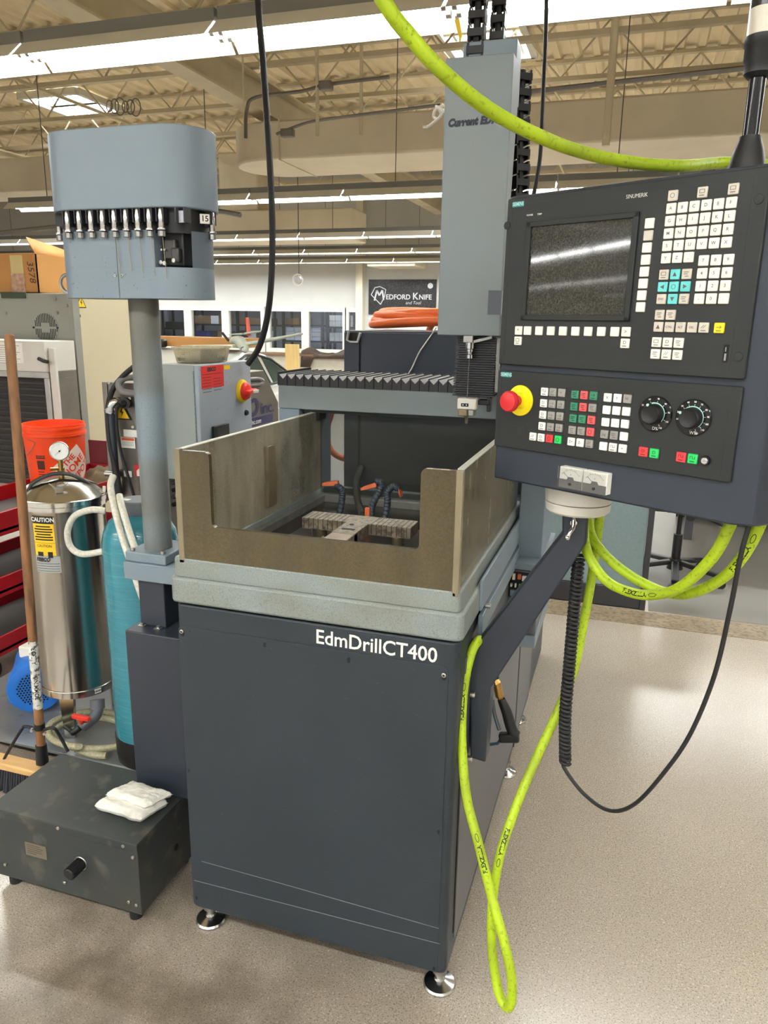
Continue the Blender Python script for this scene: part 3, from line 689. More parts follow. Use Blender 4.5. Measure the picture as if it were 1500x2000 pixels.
part('electrode_rod', MB().cyl((-.398, 1.918, 1.52), (-.400, 1.918, 1.40), .0011, 8), m_steel, mc)
gh = part('guide_head', MB().box(-.4225, -.374, 1.905, 1.95, 1.381, 1.409), m_white, mc, bevel=.003)
part('indicator_window', MB().box(-.412, -.393, 1.9035, 1.906, 1.389, 1.397), m_bolt, gh)
for x in (-.407, -.398): part('indicator_light', MB().cyl((x, 1.904, 1.393), (x, 1.9028, 1.393), .0016, 8), m_wprint, gh)
part('guide_block', MB().box(-.4205, -.396, 1.908, 1.945, 1.363, 1.381), mat('stained_brass', (140, 122, 92), .45, .4, var=.3, vscale=60), gh, bevel=.003)
part('guide_block', MB().box(-.395, -.380, 1.910, 1.945, 1.364, 1.381), m_steel, gh, bevel=.002)
part('guide_nozzle', MB().lathe([(.003, 1.343), (.0042, 1.346), (.0042, 1.356), (.007, 1.361), (.007, 1.366)], (-.401, 1.925, 0), 14), m_steel, gh)
part('guide_bracket', MB().box(-.374, -.345, 1.93, 1.96, 1.392, 1.405).box(-.352, -.342, 1.935, 1.955, 1.375, 1.412), m_black, mc, bevel=.002)
# energy chain: above the column and down behind it
def chain(pts, wd, ht, depthdir, step, parent, nm='cable_chain'):
    P = smooth_path(pts, 12); root = None; acc = 0; last = P[0]; links = []
    tot = sum((b - a).length for a, b in zip(P[:-1], P[1:])); n_ = max(2, int(tot / step))
    # resample
    d = 0; out = [P[0]]; need = tot / n_
    for a, b in zip(P[:-1], P[1:]):
        seg = (b - a).length
        while d + seg >= need * len(out) and len(out) <= n_:
            t = (need * len(out) - d) / seg; out.append(a.lerp(b, t))
        d += seg
    ax = Vector(depthdir).normalized()
    core = part(nm, MB().tube([p for p in out], wd * .22, 8), m_blackm, parent)
    for a, b in zip(out[:-1], out[1:]):
        t = (b - a).normalized(); nrm = t.cross(ax).normalized(); mb = MB()
        e = (b - a) * .44; m_ = (a + b) / 2
        for s in (-1, 1):
            c_ = m_ + ax * s * (wd/2 - .003); mb.bar(c_ - e, c_ + e, .005, ht, up=nrm)
        for s in (-1, 1):
            c_ = m_ + nrm * s * (ht/2); mb.bar(c_ - ax * wd/2, c_ + ax * wd/2, .004, (b - a).length * .45, up=t)
        part('chain_link', mb, m_black, core)
chain([(-.421, 1.955, 2.195), (-.420, 1.96, 2.30), (-.419, 1.985, 2.42), (-.416, 2.05, 2.50)], .040, .026, (1, 0, 0), .034, mc)
chain([(-.378, 1.99, 2.232), (-.377, 2.00, 2.32), (-.375, 2.03, 2.42), (-.372, 2.08, 2.50)], .034, .026, (1, 0, 0), .034, mc)
a = PY(1016, 240, 2.1); b = PY(1014, 392, 2.1)
chain([(a.x, 2.10, a.z + .12), (a.x, 2.10, a.z), (b.x, 2.10, b.z), (b.x - .01, 2.1, 1.44)], .038, .03, (.8, .6, 0), .034, mc)
# thin yellow tag tied at the top
p = PY(896, 55, 1.98)
part('yellow_tag', MB().prismy([(p.x - .010, p.z + .017), (p.x + .001, p.z + .018), (p.x + .010, p.z - .018), (p.x + .004, p.z - .032), (p.x + .001, p.z - .018)], 1.975, 1.979), mat('yellow_tag', (236, 196, 22), .5), mc)
# right rear service box with open connectors
part('seam', MB().box(MX1 - .001, MX1 + .0025, 2.492, 2.508, .10, .90), m_bolt, mc)
sb = part('service_box', MB().box(-.2965, -.210, 2.12, 2.50, .70, .90), MATS['side_enamel'], mc, bevel=.006)
part('service_lid', MB().box(-.2965, -.200, 2.12, 2.50, .90, .918), m_bluegrey, mc, bevel=.002)
p = PY(1016, 1135, 2.12)
part('connector_bay', MB().box(p.x - .035, p.x + .035, 2.116, 2.121, .815, .893), m_bolt, sb)
for (dx, dz, mm, w_, h_) in ((-.018, .060, m_white, .008, .018), (-.002, .062, m_loct, .010, .016), (.012, .058, m_white, .012, .016), (-.024, .034, m_white, .006, .010), (-.012, .034, m_wprint, .005, .012),
                            (0, .036, mat('led_green', (60, 200, 90), .4, var=0), .005, .006), (.010, .034, m_white, .006, .010), (-.018, .010, m_bluegrey, .016, .018), (.006, .012, m_steel, .018, .014)):
    part('connector', MB().box(p.x + dx - w_/2, p.x + dx + w_/2, 2.108, 2.117, .82 + dz - h_/2, .82 + dz + h_/2), mm, sb, bevel=.001)
part('service_skirt', MB().box(-.2965, -.208, 2.118, 2.50, .66, .70), m_bluegrey, mc, bevel=.003)
# console arm and hub
AY = 1.575
apx = [(1098, 1000), (1098, 1043), (917, 1275), (918, 1480), (948, 1490), (958, 1345), (1145, 1062), (1148, 1000)]
ap = [(PY(a, b, AY).x, PY(a, b, AY).z) for a, b in apx]
part('console_arm', MB().prismy(ap, AY, AY + .055), m_navy, mc, bevel=.004)
part('arm_flange', MB().box(MX1 + .001, MX1 + .006, AY - .012, AY + .075, ap[3][1] + .01, ap[2][1] - .02), m_navy, mc, bevel=.002)
for (a, b) in ((924, 1357), (920, 1482)):
    p = PY(a, b, AY - .006); part('bolt', MB().cyl((MX1 + .006, AY - .006, p.z), (MX1 + .018, AY - .006, p.z), .007, 8), m_screw, mc, bevel=.001)
hb = Vector((-.088, 1.605))
part('hub', MB().lathe([(.060, 1.214), (.066, 1.219), (.068, 1.236), (.068, 1.2365)], (hb.x, hb.y, 0), 40), m_white, mc)
part('hub', MB().lathe([(.068, 1.2385), (.068, 1.262), (.066, 1.270)], (hb.x, hb.y, 0), 40), m_white, mc)
part('hub_post', MB().cyl((hb.x, hb.y, 1.16), (hb.x, hb.y, 1.29), .024, 20), m_dark, mc)
p = PY(1120, 1020, AY - .02); q = PY(1108, 1050, AY - .03)
lv = part('clamp_lever', MB().cyl((p.x, AY + .01, p.z - .004), (p.x, AY - .012, p.z - .004), .007, 14).tube(smooth_path([(p.x, AY - .012, p.z + .004), (p.x, AY - .02, p.z - .012), (q.x + .004, AY - .026, q.z + .010), (q.x, AY - .03, q.z)], 5), .0048, 10).sphere((q.x, AY - .03, q.z), .006, 12, 8), m_chrome, mc)
part('lever_pin', MB().cyl((p.x, AY - .01, p.z), (p.x, AY - .01, p.z + .03), .003, 8), m_screw, mc)
# ================================================================== OPERATOR CONSOLE
CT = Vector((-.256, 1.551, 1.827)); YAW = -.5007; TILT = .0113
cons = thing('control_console', 'dark grey CNC control console with screen, keyboard and dials on the machine arm', 'control console', CT, rot=(-TILT, 0, YAW))
m_plate = mat('panel_charcoal', (33, 36, 36), .55, var=.05, vscale=8, bump=.08, bscale=400)
m_hous = mat('console_navy', (43, 50, 61), .42, var=.06, vscale=4, bump=.06, bscale=300)
# housing: plan outline (u, w); w grows towards the back
HB = -.5445
plan = [(-.003, .004), (.487, .004), (.520, .022), (.540, .075), (.548, .23), (.02, .23), (-.003, .2)]
part('housing', MB().prism(plan, lambda u, w_: (u, w_, HB), lambda u, w_: (u, w_, .006 - w_*.02)), m_hous, cons, bevel=.004)
part('housing_rear', MB().box(.548, .60, .13, .25, HB + .02, -.12), m_hous, cons, bevel=.006)
up_ = part('operator_panel', MB().prism(rrect(0, .483, -.310, 0, .004, 3), lambda u, v: (u, -.006, v), lambda u, v: (u, .004, v)), m_plate, cons, bevel=.002)
lo_ = part('machine_panel', MB().prism(rrect(0, .483, -.4745, -.3205, .004, 3), lambda u, v: (u, -.006, v), lambda u, v: (u, .004, v)), m_plate, cons, bevel=.002)
m_groove = mat('panel_groove', (44, 47, 47), .6)
def frame_line(u0, u1, v0, v1, par, t=.0007):
    mb = MB()
    for (a, b, c_, d) in ((u0, u1, v0, v0 + t), (u0, u1, v1 - t, v1), (u0, u0 + t, v0, v1), (u1 - t, u1, v0, v1)): mb.box(a, b, -.0063, -.0055, c_, d)
    return part('groove', mb, m_groove, par)
frame_line(.012, .459, -.296, -.012, up_); frame_line(.010, .466, -.462, -.332, lo_)
for (u, v) in ((.470, -.045), (.470, -.275), (.002, -.048)): part('screw_cap', MB().cyl((u, -.0075, v), (u, -.004, v), .0075, 20), m_plate, up_, bevel=.0008)
CF = lambda u, v, y=-.0066: frame((u, y, v), (1, 0, 0), (0, 0, 1))
def badge(u0, u1, v0, v1, par):
    b = part('badge', MB().box(u0, u1, -.0068, -.0055, v0, v1), m_teal, par)
    text('SIEMENS', (v1 - v0) * .95, CF((u0 + u1)/2, (v0 + v1)/2, -.0071), mat('badge_print', (186, 226, 224), .5, var=0), par, sx=.78, bold=.0002)
badge(.0125, .0390, -.0165, -.007, up_); badge(.010, .0335, -.3345, -.3245, lo_)
text('SINUMERIK', .0092, CF(.270, -.021), m_wprint, up_, sx=.86)
text('POWER', .0042, CF(.054, -.0335), m_wprint, up_, bold=.0001); text('TEMP', .0042, CF(.076, -.0335), m_wprint, up_, bold=.0001)
# screen in its recess
def screen_mat():
    mt = bpy.data.materials.new('dusty_screen'); mt.use_nodes = True; nt = mt.node_tree; N = nt.nodes; L = nt.links; bs = N['Principled BSDF']
    tc = N.new('ShaderNodeTexCoord'); n1 = N.new('ShaderNodeTexNoise'); n1.inputs['Scale'].default_value = 420; n1.inputs['Detail'].default_value = 6; L.new(tc.outputs['Object'], n1.inputs[0])
    r = N.new('ShaderNodeMapRange'); r.inputs[1].default_value = .42; r.inputs[2].default_value = .75; L.new(n1.outputs[0], r.inputs[0])
    mm = N.new('ShaderNodeMix'); mm.data_type = 'RGBA'; L.new(r.outputs[0], mm.inputs[0]); mm.inputs[6].default_value = (*srgb(46, 47, 44), 1); mm.inputs[7].default_value = (*srgb(84, 83, 77), 1)
    L.new(mm.outputs[2], bs.inputs['Base Color']); bs.inputs['Roughness'].default_value = .045; bs.inputs['Specular IOR Level'].default_value = .9
    return mt
part('screen', MB().box(.0600, .2690, -.0062, -.0055, -.2140, -.0550), screen_mat(), cons)
bz = MB()
for (a, b, c_, d) in ((.050, .279, -.0555, -.046), (.050, .279, -.2235, -.2135), (.050, .0605, -.2235, -.046), (.2685, .279, -.2235, -.046)): bz.box(a, b, -.0105, -.0055, c_, d)
part('screen_bezel', bz, m_plate, cons, bevel=.0012)
for k in range(8): part('softkey_line', MB().box(.279, .2905, -.0064, -.0058, -.0664 - k*.0191 + .004, -.0658 - k*.0191 + .004), m_groove, up_)
for k in range(8): part('softkey_line', MB().box(.0665 + k*.0267, .0671 + k*.0267, -.0064, -.0058, -.236, -.2235), m_groove, up_)
# keys
m_key = mat('ivory_key', (246, 240, 226), .45, var=.04, vscale=40); m_keyg = mat('grey_beige_key', (206, 198, 184), .45, var=.04, vscale=40)
m_keyt = mat('teal_key', (104, 208, 208), .45, var=.03); m_keyy = mat('yellow_key', (250, 220, 30), .45, var=.03)
m_keyr = mat('red_key', (236, 92, 92), .45, var=.04); m_keygr = mat('green_key', (58, 138, 104), .45, var=.04); m_keyw = mat('white_key', (246, 245, 238), .45, var=.03)
m_keyd = mat('worn_grey_key', (152, 150, 144), .45, var=.08, vscale=60); m_keyr2 = mat('bright_red_key', (246, 62, 66), .45, var=.03); m_keygr2 = mat('bright_green_key', (34, 200, 96), .45, var=.03)
m_leg = mat('key_legend', (96, 90, 84), .5, var=0)
key_src = {}
def key(u, v, mm=None, leg=None, size=.0162, lsize=.0068, icon=None):
    mm = mm or m_key
    kk = (mm.name, size)
    if kk in key_src:
        o = key_src[kk].copy(); C.objects.link(o); o.parent = cons
    else:
        o = part('key', MB().box(-size/2, size/2, -.0098, -.005, -size/2, size/2), mm, cons, bevel=.0013); key_src[kk] = o
    o.location = (u, 0, v)
    M = frame((0, -.0101, 0), (1, 0, 0), (0, 0, 1))
    if leg:
        mb = text_mb(leg, lsize, M, bold=.0001)
        part('legend', mb, m_leg if mm not in (m_keyr, m_keygr, m_keyr2, m_keygr2) else m_ink, o, smooth=False)
    if icon:
        mb = MB(); lm_ = m_leg if mm not in (m_keyr, m_keygr, m_keyr2, m_keygr2) else m_ink
        def ln(x0, z0, x1, z1, t=.0007):
            d = Vector((x1 - x0, z1 - z0)); n_ = Vector((-d.y, d.x)).normalized() * t / 2
            mb.prismy([(x0 + n_.x, z0 + n_.y), (x0 - n_.x, z0 - n_.y), (x1 - n_.x, z1 - n_.y), (x1 + n_.x, z1 + n_.y)], -.0098, -.0101)
        S = .004
        if icon == 'box': [ln(*q) for q in ((-S, -.001, S, -.001), (-S, S, S, S), (-S, -.001, -S, S), (S, -.001, S, S), (-S, -.0045, S, -.0045, .0012))]
        elif icon == 'diag': [ln(*q) for q in ((-S, -.001, S*.2, S), (-S*.2, -.001, S, S), (-S, -.0045, S, -.0045, .0012))]
        elif icon == 'wave': [ln(*q) for q in ((-S, 0, -S, S), (-S, S, 0, S), (0, S, 0, 0), (0, 0, S, 0), (S, 0, S, S), (-S, -.0045, S, -.0045, .0012))]
        elif icon == 'arrow': [ln(*q) for q in ((-S, .001, S, .001), (S*.3, S*.9, S, .001), (S*.3, -S*.4, S, .001), (-S, -.0045, S, -.0045, .0012))]
        elif icon == 'bars': [ln(*q) for q in ((-S, .003, S, .003, .0011), (-S, 0, S*.6, 0, .0011), (-S*.5, -.0035, S, -.0035, .0011))]
        elif icon == 'd': [ln(*q) for q in ((-S*.5, -.001, -S*.5, S), (-S*.5, S, S*.6, S*.8), (S*.6, S*.8, S*.6, 0), (S*.6, 0, -S*.5, -.001), (-S, -.0045, S, -.0045, .0012))]
        elif icon == 'up': mb.prismy([(-.0035, -.003), (.0035, -.003), (0, .0035)], -.0098, -.0101)
        elif icon == 'down': mb.prismy([(-.0035, .003), (.0035, .003), (0, -.0035)], -.0098, -.0101)
        elif icon == 'left': mb.prismy([(.003, -.0035), (.003, .0035), (-.0035, 0)], -.0098, -.0101)
        elif icon == 'right': mb.prismy([(-.003, -.0035), (-.003, .0035), (.0035, 0)], -.0098, -.0101)
        elif icon == 'ring':
            for i in range(12): ln(.0035*math.cos(i*PI/6), .0035*math.sin(i*PI/6), .0035*math.cos((i+1)*PI/6), .0035*math.sin((i+1)*PI/6))
        part('legend', mb, lm_, o, smooth=False)
    return o
GP = .01925
rowsL = ['ABCDEF', 'GHIJKL', 'MNOPQR', 'STUVWX', 'YZ_']
for r_, s in enumerate(rowsL):
    for c_, ch in enumerate(s): key(.3340 + c_*GP, -.0465 - r_*.01912, m_key, ch if ch != '_' else '\u23b5' if False else '_', lsize=.0072)
for r_, s in enumerate(('789', '456', '123', '-0.')):
    for c_, ch in enumerate(s): key(.3976 + c_*.0196, -.1292 - r_*.0194, m_key, ch, lsize=.0072)
cur = [(m_keyg, None, 'box'), (m_keyt, None, 'up'), (m_keyg, None, 'bars'), (m_keyt, None, 'left'), (m_keyt, None, 'ring'), (m_keyt, None, 'right'), (m_keyg, 'END', None), (m_keyt, None, 'down'), (m_keyg, None, 'bars')]
for i, (mm, lg_, ic) in enumerate(cur): key(.3336 + (i % 3)*.0194, -.1487 - (i // 3)*.0193, mm, lg_, lsize=.0048, icon=ic)
for u, ic in ((.3348, 'ring'), (.3831, 'box'), (.4310, 'box')): key(u, -.0270, m_keyg, None, icon=ic)
for k in range(8): key(.2988 - k*.0002, -.0663 - k*.0191, m_keyg if k == 1 else m_key, None)
key(.0459, -.2435, m_key, '^', lsize=.010); key(.2750, -.2412, m_key, '>', lsize=.009)
for k in range(8): key(.0669 + k*.02663, -.2433 + k*.00025, m_key, None)
key(.0459, -.2630, m_key, None, icon='box'); key(.2750, -.2608, m_key, None, icon='d')
for i in range(2): key(.3335 + i*.0194, -.2125, m_keyg, None, icon='bars')
for i, (lg_, ic) in enumerate((('\u2191', None), ('CTRL', None), ('ALT', None), ('DEL', None), (None, 'diag'))):
    key(.3335 + i*.0193, -.2320, m_keyg, None if i == 0 else lg_, lsize=.0046, icon='up' if i == 0 else ic)
key(.4355, -.2320, m_keyy, None, icon='arrow')
for r_ in range(2):
    for c_ in range(3): key(.3330 + c_*.0194, -.2570 - r_*.0194, m_key, None, icon=('box', 'd', 'bars', 'bars', 'diag', 'bars')[r_*3 + c_])
# card slot
part('card_slot', MB().box(.446, .454, -.0066, -.005, -.285, -.257), m_bolt, cons)
part('slot_pin', MB().cyl((.450, -.0075, -.268), (.450, -.0075, -.261), .0012, 8), m_chrome, cons)
part('slot_tab', MB().box(.4485, .4515, -.0072, -.006, -.282, -.271), m_steel, cons)
# lower panel keys
K3 = .0193; rowz = [-.3560, -.3780, -.4000, -.4220, -.4437]
def keyset(u0, rows_):
    for r_, row in enumerate(rows_):
        for c_, (mm, lg_, ic) in enumerate(row): key(u0 + c_*K3, rowz[r_] + .0004*c_, mm, lg_, lsize=.0065, icon=ic, size=.0152)
W, G_, R_, D_, GB, RB = m_keyw, m_keygr, m_keyr, m_keyd, m_keygr2, m_keyr2
keyset(.1160, [[(W, None, 'wave'), (D_, None, 'diag'), (D_, '+', None)], [(W, None, 'd'), (D_, None, 'arrow'), (D_, None, 'arrow')], [(W, None, 'd'), (D_, None, 'arrow'), (D_, None, 'arrow')], [(W, None, 'd'), (D_, None, 'arrow'), (D_, None, 'arrow')]])
for c_, (mm, ic) in enumerate(((W, 'diag'), (W, 'd'), (RB, 'ring'), (GB, 'ring'))): key(.0966 + c_*K3, -.4445 + .0003*c_, mm, None, size=.0152, icon=ic)
keyset(.1838, [[(G_, None, 'bars'), (R_, None, 'bars'), (G_, None, 'arrow')], [(G_, None, 'bars'), (R_, None, 'bars'), (D_, None, 'bars')], [(G_, None, 'bars'), (G_, None, 'bars'), (R_, None, 'bars')],
               [(D_, None, 'bars'), (D_, None, 'bars'), (R_, None, 'ring')], [(W, 'Z+', None), (W, 'Z-', None), (D_, None, 'diag')]])
keyset(.2515, [[(W, 'X', None), (W, 'Y', None), (D_, 'W', None)], [(W, None, None)]*3, [(W, None, None)]*3, [(D_, 'jog', None), (D_, None, 'bars'), (W, None, None)], [(W, '-', None), (W, None, 'wave'), (W, '+', None)]])
for (u, mm) in ((.3300, RB), (.3502, GB), (.3984, RB), (.4184, GB)): key(u, -.4433, mm, None, size=.0165, icon='wave' if u > .39 else 'd')
m_strip = mat('key_strip', (40, 42, 43), .6)
for u in (.1160, .1838, .2515):
    for z in rowz:
        part('label_strip', MB().box(u - .0095, u + 2*K3 + .0095, -.0075, -.0055, z + .0082, z + .0108), m_strip, lo_)
part('label_strip', MB().box(.3205, .360, -.0072, -.0055, -.4548, -.4325), m_strip, lo_); part('label_strip', MB().box(.3888, .428, -.0072, -.0055, -.4548, -.4325), m_strip, lo_)
# key lock
kl = part('key_lock', MB().lathe([(.0085, -.003), (.0085, .004), (.0075, .006), (.0055, .006)], (.4395, -.0055, -.4434), 24, axis=(0, -1, 0)), m_black, cons)
part('lock_barrel', MB().cyl((.4395, -.009, -.4434), (.4395, -.0122, -.4434), .0055, 20), m_chrome, kl, bevel=.0006)
part('keyway', MB().box(.4375, .4415, -.0126, -.0120, -.4438, -.4430), m_bolt, kl)
# override dials
m_gloss = mat('gloss_black', (16, 17, 18), .15, var=.1); m_pointer = mat('dial_pointer', (176, 226, 218), .4, var=0)
def dial(u, v, nums, a0, a1, sym):
    d = part('override_dial', MB().lathe([(.0305, 0), (.0305, .002), (.029, .0035), (.019, .004)], (u, -.006, v), 48, axis=(0, -1, 0)), m_gloss, cons)
    part('dial_knob', MB().lathe([(.0175, .003), (.0170, .018), (.0150, .0205), (.0135, .0195)], (u, -.006, v), 36, axis=(0, -1, 0)), m_black, d)
    ar = MB(); n_ = 14
    for i in range(n_):
        t0 = math.radians(a0 + (a1 - a0) * i / n_); t1 = math.radians(a0 + (a1 - a0) * (i + 1) / n_); wd = .0006 + .0014 * (1 - i / n_)
        ar.prismy([(u + .0178*math.cos(t0), v + .0178*math.sin(t0)), (u + (.0178 + wd)*math.cos(t0), v + (.0178 + wd)*math.sin(t0)),
                   (u + (.0178 + wd)*math.cos(t1), v + (.0178 + wd)*math.sin(t1)), (u + .0178*math.cos(t1), v + .0178*math.sin(t1))], -.0100, -.0106)
    tp = math.radians(a0); ar.cyl((u + .0165*math.cos(tp), -.0265, v + .0165*math.sin(tp)), (u + .0165*math.cos(tp), -.0240, v + .0165*math.sin(tp)), .0024, 12)
    part('pointer_band', ar, m_pointer, d)
    for i, s in enumerate(nums):
        t = math.radians(a0 + 40 + (a1 - a0 - 60) * i / (len(nums) - 1)); 
        text(s, .0040, CF(u + .0262*math.cos(t), v + .0262*math.sin(t), -.0101), m_wprint, d, bold=.0001)
        part('tick', MB().bar((u + .0195*math.cos(t), -.0101, v + .0195*math.sin(t)), (u + .0225*math.cos(t), -.0101, v + .0225*math.sin(t)), .0004, .0005), m_wprint, d)
    text(sym, .0075, CF(u + .004, v - .0245, -.0101), m_wprint, d)
dial(.3438, -.3762, ['50', '60', '70', '80', '90', '100', '110', '120'][:7], 110, -40, '\u25a1%' if False else 'D%')
dial(.4108, -.3760, ['10', '20', '30', '40', '50', '70', '80', '90', '100', '110', '120'], 150, -50, 'W%')
# emergency stop
es = part('emergency_stop', MB().lathe([(.0300, 0), (.0300, .0018), (.0293, .0025), (.016, .003), (.0155, .010), (.011, .0105)], (.0600, -.006, -.3775), 44, axis=(0, -1, 0)), mat('estop_yellow', (246, 226, 20), .4, var=.05, vscale=60), cons)
kn = MB().lathe([(.0105, .008), (.0105, .018), (.0150, .022), (.0190, .030), (.0195, .038), (.0180, .0425), (.0120, .0445)], (.0600, -.006, -.3775), 36, axis=(0, -1, 0))
part('mushroom_button', kn, mat('estop_red', (214, 44, 52), .4, var=.06), es)
for i in range(30):
    t = 2*PI*i/30; part('rib', MB().bar((.06 + .0193*math.cos(t), -.0365, -.3775 + .0193*math.sin(t)), (.06 + .0199*math.cos(t), -.0435, -.3775 + .0199*math.sin(t)), .0016, .0016), MATS['estop_red'], es)
for (u) in (.047, .066): part('blank_plug', MB().tube([(u + .008*math.cos(t), -.0062, -.437 + .008*math.sin(t)) for t in [2*PI*i/24 for i in range(24)]], .0006, 5, close=True), m_groove, lo_)
# analogue meters below
m_meter = mat('meter_face', (238, 236, 226), .5, var=.02); m_clear = glass('meter_window', (.95, .95, .95), -.02, .02)
for u in (.1915, .2430):
    mt_ = part('analogue_meter', MB().box(u - .0250, u + .0250, -.012, .006, -.5322, -.4920), m_meter, cons, bevel=.0015)
    part('meter_skirt', MB().prism([(-.0245, -.0200), (.0245, -.0200), (.0245, -.0035), (.008, -.0035), (.005, .002), (-.005, .002), (-.008, -.0035), (-.0245, -.0035)], lambda a, b: (u + a, -.0128, -.5121 + b), lambda a, b: (u + a, -.0119, -.5121 + b)), mat('meter_grey', (112, 112, 108), .5), mt_)
    sc_ = MB()
    for i in range(13):
        t = math.radians(145 - 110 * i / 12); r0, r1 = .020, (.0235 if i % 3 == 0 else .0220)
        sc_.bar((u + r0*math.cos(t), -.0122, -.5175 + r0*math.sin(t)), (u + r1*math.cos(t), -.0122, -.5175 + r1*math.sin(t)), .0003, .0005)
    part('meter_scale', sc_, m_ink, mt_)
    t = math.radians(140); part('needle', MB().bar((u + .004*math.cos(t), -.0124, -.5160 + .004*math.sin(t)), (u + .021*math.cos(t), -.0124, -.5160 + .021*math.sin(t)), .0003, .0006), m_ink, mt_)
    part('adjust_screw', MB().cyl((u, -.0125, -.5235), (u, -.0150, -.5235), .0028, 14), m_black, mt_)
    text('A' if u < .2 else 'V', .0045, CF(u, -.5055, -.0123), m_ink, mt_)
    part('meter_window', MB().box(u - .0255, u + .0255, -.0165, -.0158, -.5327, -.4915), m_clear, mt_)
# cable gland and signal pole on top
gu, gw = .405, .09
part('cable_gland', MB().lathe([(.033, 0), (.030, .014), (.023, .042), (.0175, .058), (.0165, .064)], (gu, gw, .002), 28), m_black, cons)
part('signal_pole', MB().cyl((gu, gw, .05), (gu, gw, .175), .0128, 24), mat('gloss_black_pole', (20, 22, 26), .15), cons)
part('pole_sleeve', MB().lathe([(.016, .150), (.022, .156), (.022, .170), (.0245, .174), (.0245, .194), (.026, .196), (.026, .208), (.024, .209)], (gu, gw, 0), 28), m_black, cons)
part('signal_lens', MB().cyl((gu, gw, .208), (gu, gw, .246), .0242, 28), mat('lens_white', (206, 200, 184), .3), cons)
part('signal_lens', MB().cyl((gu, gw, .2465), (gu, gw, .31), .0242, 28), mat('lens_smoke', (40, 38, 36), .2), cons)
part('hose_clip', MB().box(.330, .345, .05, .075, .002, .012).box(.348, .372, .05, .075, .004, .016), m_black, cons, bevel=.002)
# ================================================================== HOSES AND CABLES
HR = .0105
def hose(pts, r, mm, name, lab, cat='hose', group=None, n=12, sm=10):
    o = part(name, MB().tube(smooth_path(pts, sm), r, n), mm, None); return tag(o, lab, cat, group)
def along(P, s0, body, size, mm, parent, r, away=(0, 0, 0)):
    """lettering wrapped on a hose, read along its run, turned to face the room"""
    L = [0]
    for a, b in zip(P[:-1], P[1:]): L.append(L[-1] + (b - a).length)
    def at(s):
        for k in range(len(L) - 1):
            if L[k+1] >= s: t = (s - L[k]) / (L[k+1] - L[k]); return P[k].lerp(P[k+1], t), (P[k+1] - P[k]).normalized()
        return P[-1], (P[-1] - P[-2]).normalized()
    def fn(p):
        c_, t = at(s0 + p.x); look = (Vector((0, 0, CAMZ)) - c_).normalized(); side = t.cross(look).normalized(); out = side.cross(t).normalized()
        if out.dot(look) < 0: out = -out
        side = out.cross(t).normalized()
        a = p.y / r; return c_ + (out * math.cos(a) + side * math.sin(a)) * (r + .0004)
    mb = text_mb(body, size, None, bold=.0005, align='LEFT', fn=lambda p: fn(Vector((p.x, p.y - size*.3, 0))))
    part('lettering', mb, mm, parent, smooth=False)
    x_ = size*6.0; ov = MB(); n_ = 24; vs = []
    for k in range(n_):
        t = 2*PI*k/n_
        for q in (1.0, .72): vs.append(fn(Vector((x_ + size*.75*math.cos(t)*(q if q == 1 else .84), size*.32*math.sin(t)*q, 0))))
    return part('oval_mark', ov.add(vs, [(2*k, (2*k+2) % (2*n_), (2*k+3) % (2*n_), 2*k+1) for k in range(n_)]), mm, parent, smooth=False)
CW = lambda u, w_, v: CT + Vector((math.cos(YAW)*u - math.sin(YAW)*w_, math.sin(YAW)*u + math.cos(YAW)*w_, v))
# overhead run swooping down to the console
pts = [PD(700, -110, .98), PD(748, 0, 1.0), PD(800, 70, 1.03), PD(862, 138, 1.06), PD(950, 210, 1.12), PD(1040, 260, 1.18), PD(1130, 295, 1.25), PD(1230, 317, 1.31), PD(1330, 324, 1.37), PD(1440, 318, 1.47), CW(.47, .255, .02), CW(.50, .262, -.03), CW(.50, .25, -.10)]
hose(pts, HR, m_green, 'air_hose', 'lime green air hose swooping from above across the head column to the console top')
# two loops sagging under the console
ptsA = [PY(1140, 1015, 1.66), PY(1146, 1075, 1.62), PY(1180, 1130, 1.58), PY(1225, 1155, 1.54), PY(1275, 1162, 1.50), PY(1330, 1146, 1.46), PY(1390, 1090, 1.42), PY(1424, 1030, 1.40), PY(1440, 985, 1.42)]
ha = hose(ptsA, HR, m_green, 'air_hose', 'lime green air hose loop under the console, lower left strand with black print')
along(smooth_path(ptsA, 10), .205, 'FLEXZILLA', .0125, m_ink, ha, HR)
ptsB = [PY(1150, 1015, 1.68), PY(1158, 1052, 1.66), PY(1190, 1092, 1.63), PY(1240, 1130, 1.59), PY(1300, 1157, 1.55), PY(1350, 1158, 1.50), PY(1410, 1130, 1.46), PY(1455, 1080, 1.43), PY(1490, 1010, 1.42), PY(1512, 930, 1.42)]
hb_ = hose(ptsB, HR, m_green, 'air_hose', 'lime green air hose loop under the console, rising at the right frame edge')
along(smooth_path(ptsB, 10), .43, 'FLEXZILLA', .0125, m_ink, hb_, HR)
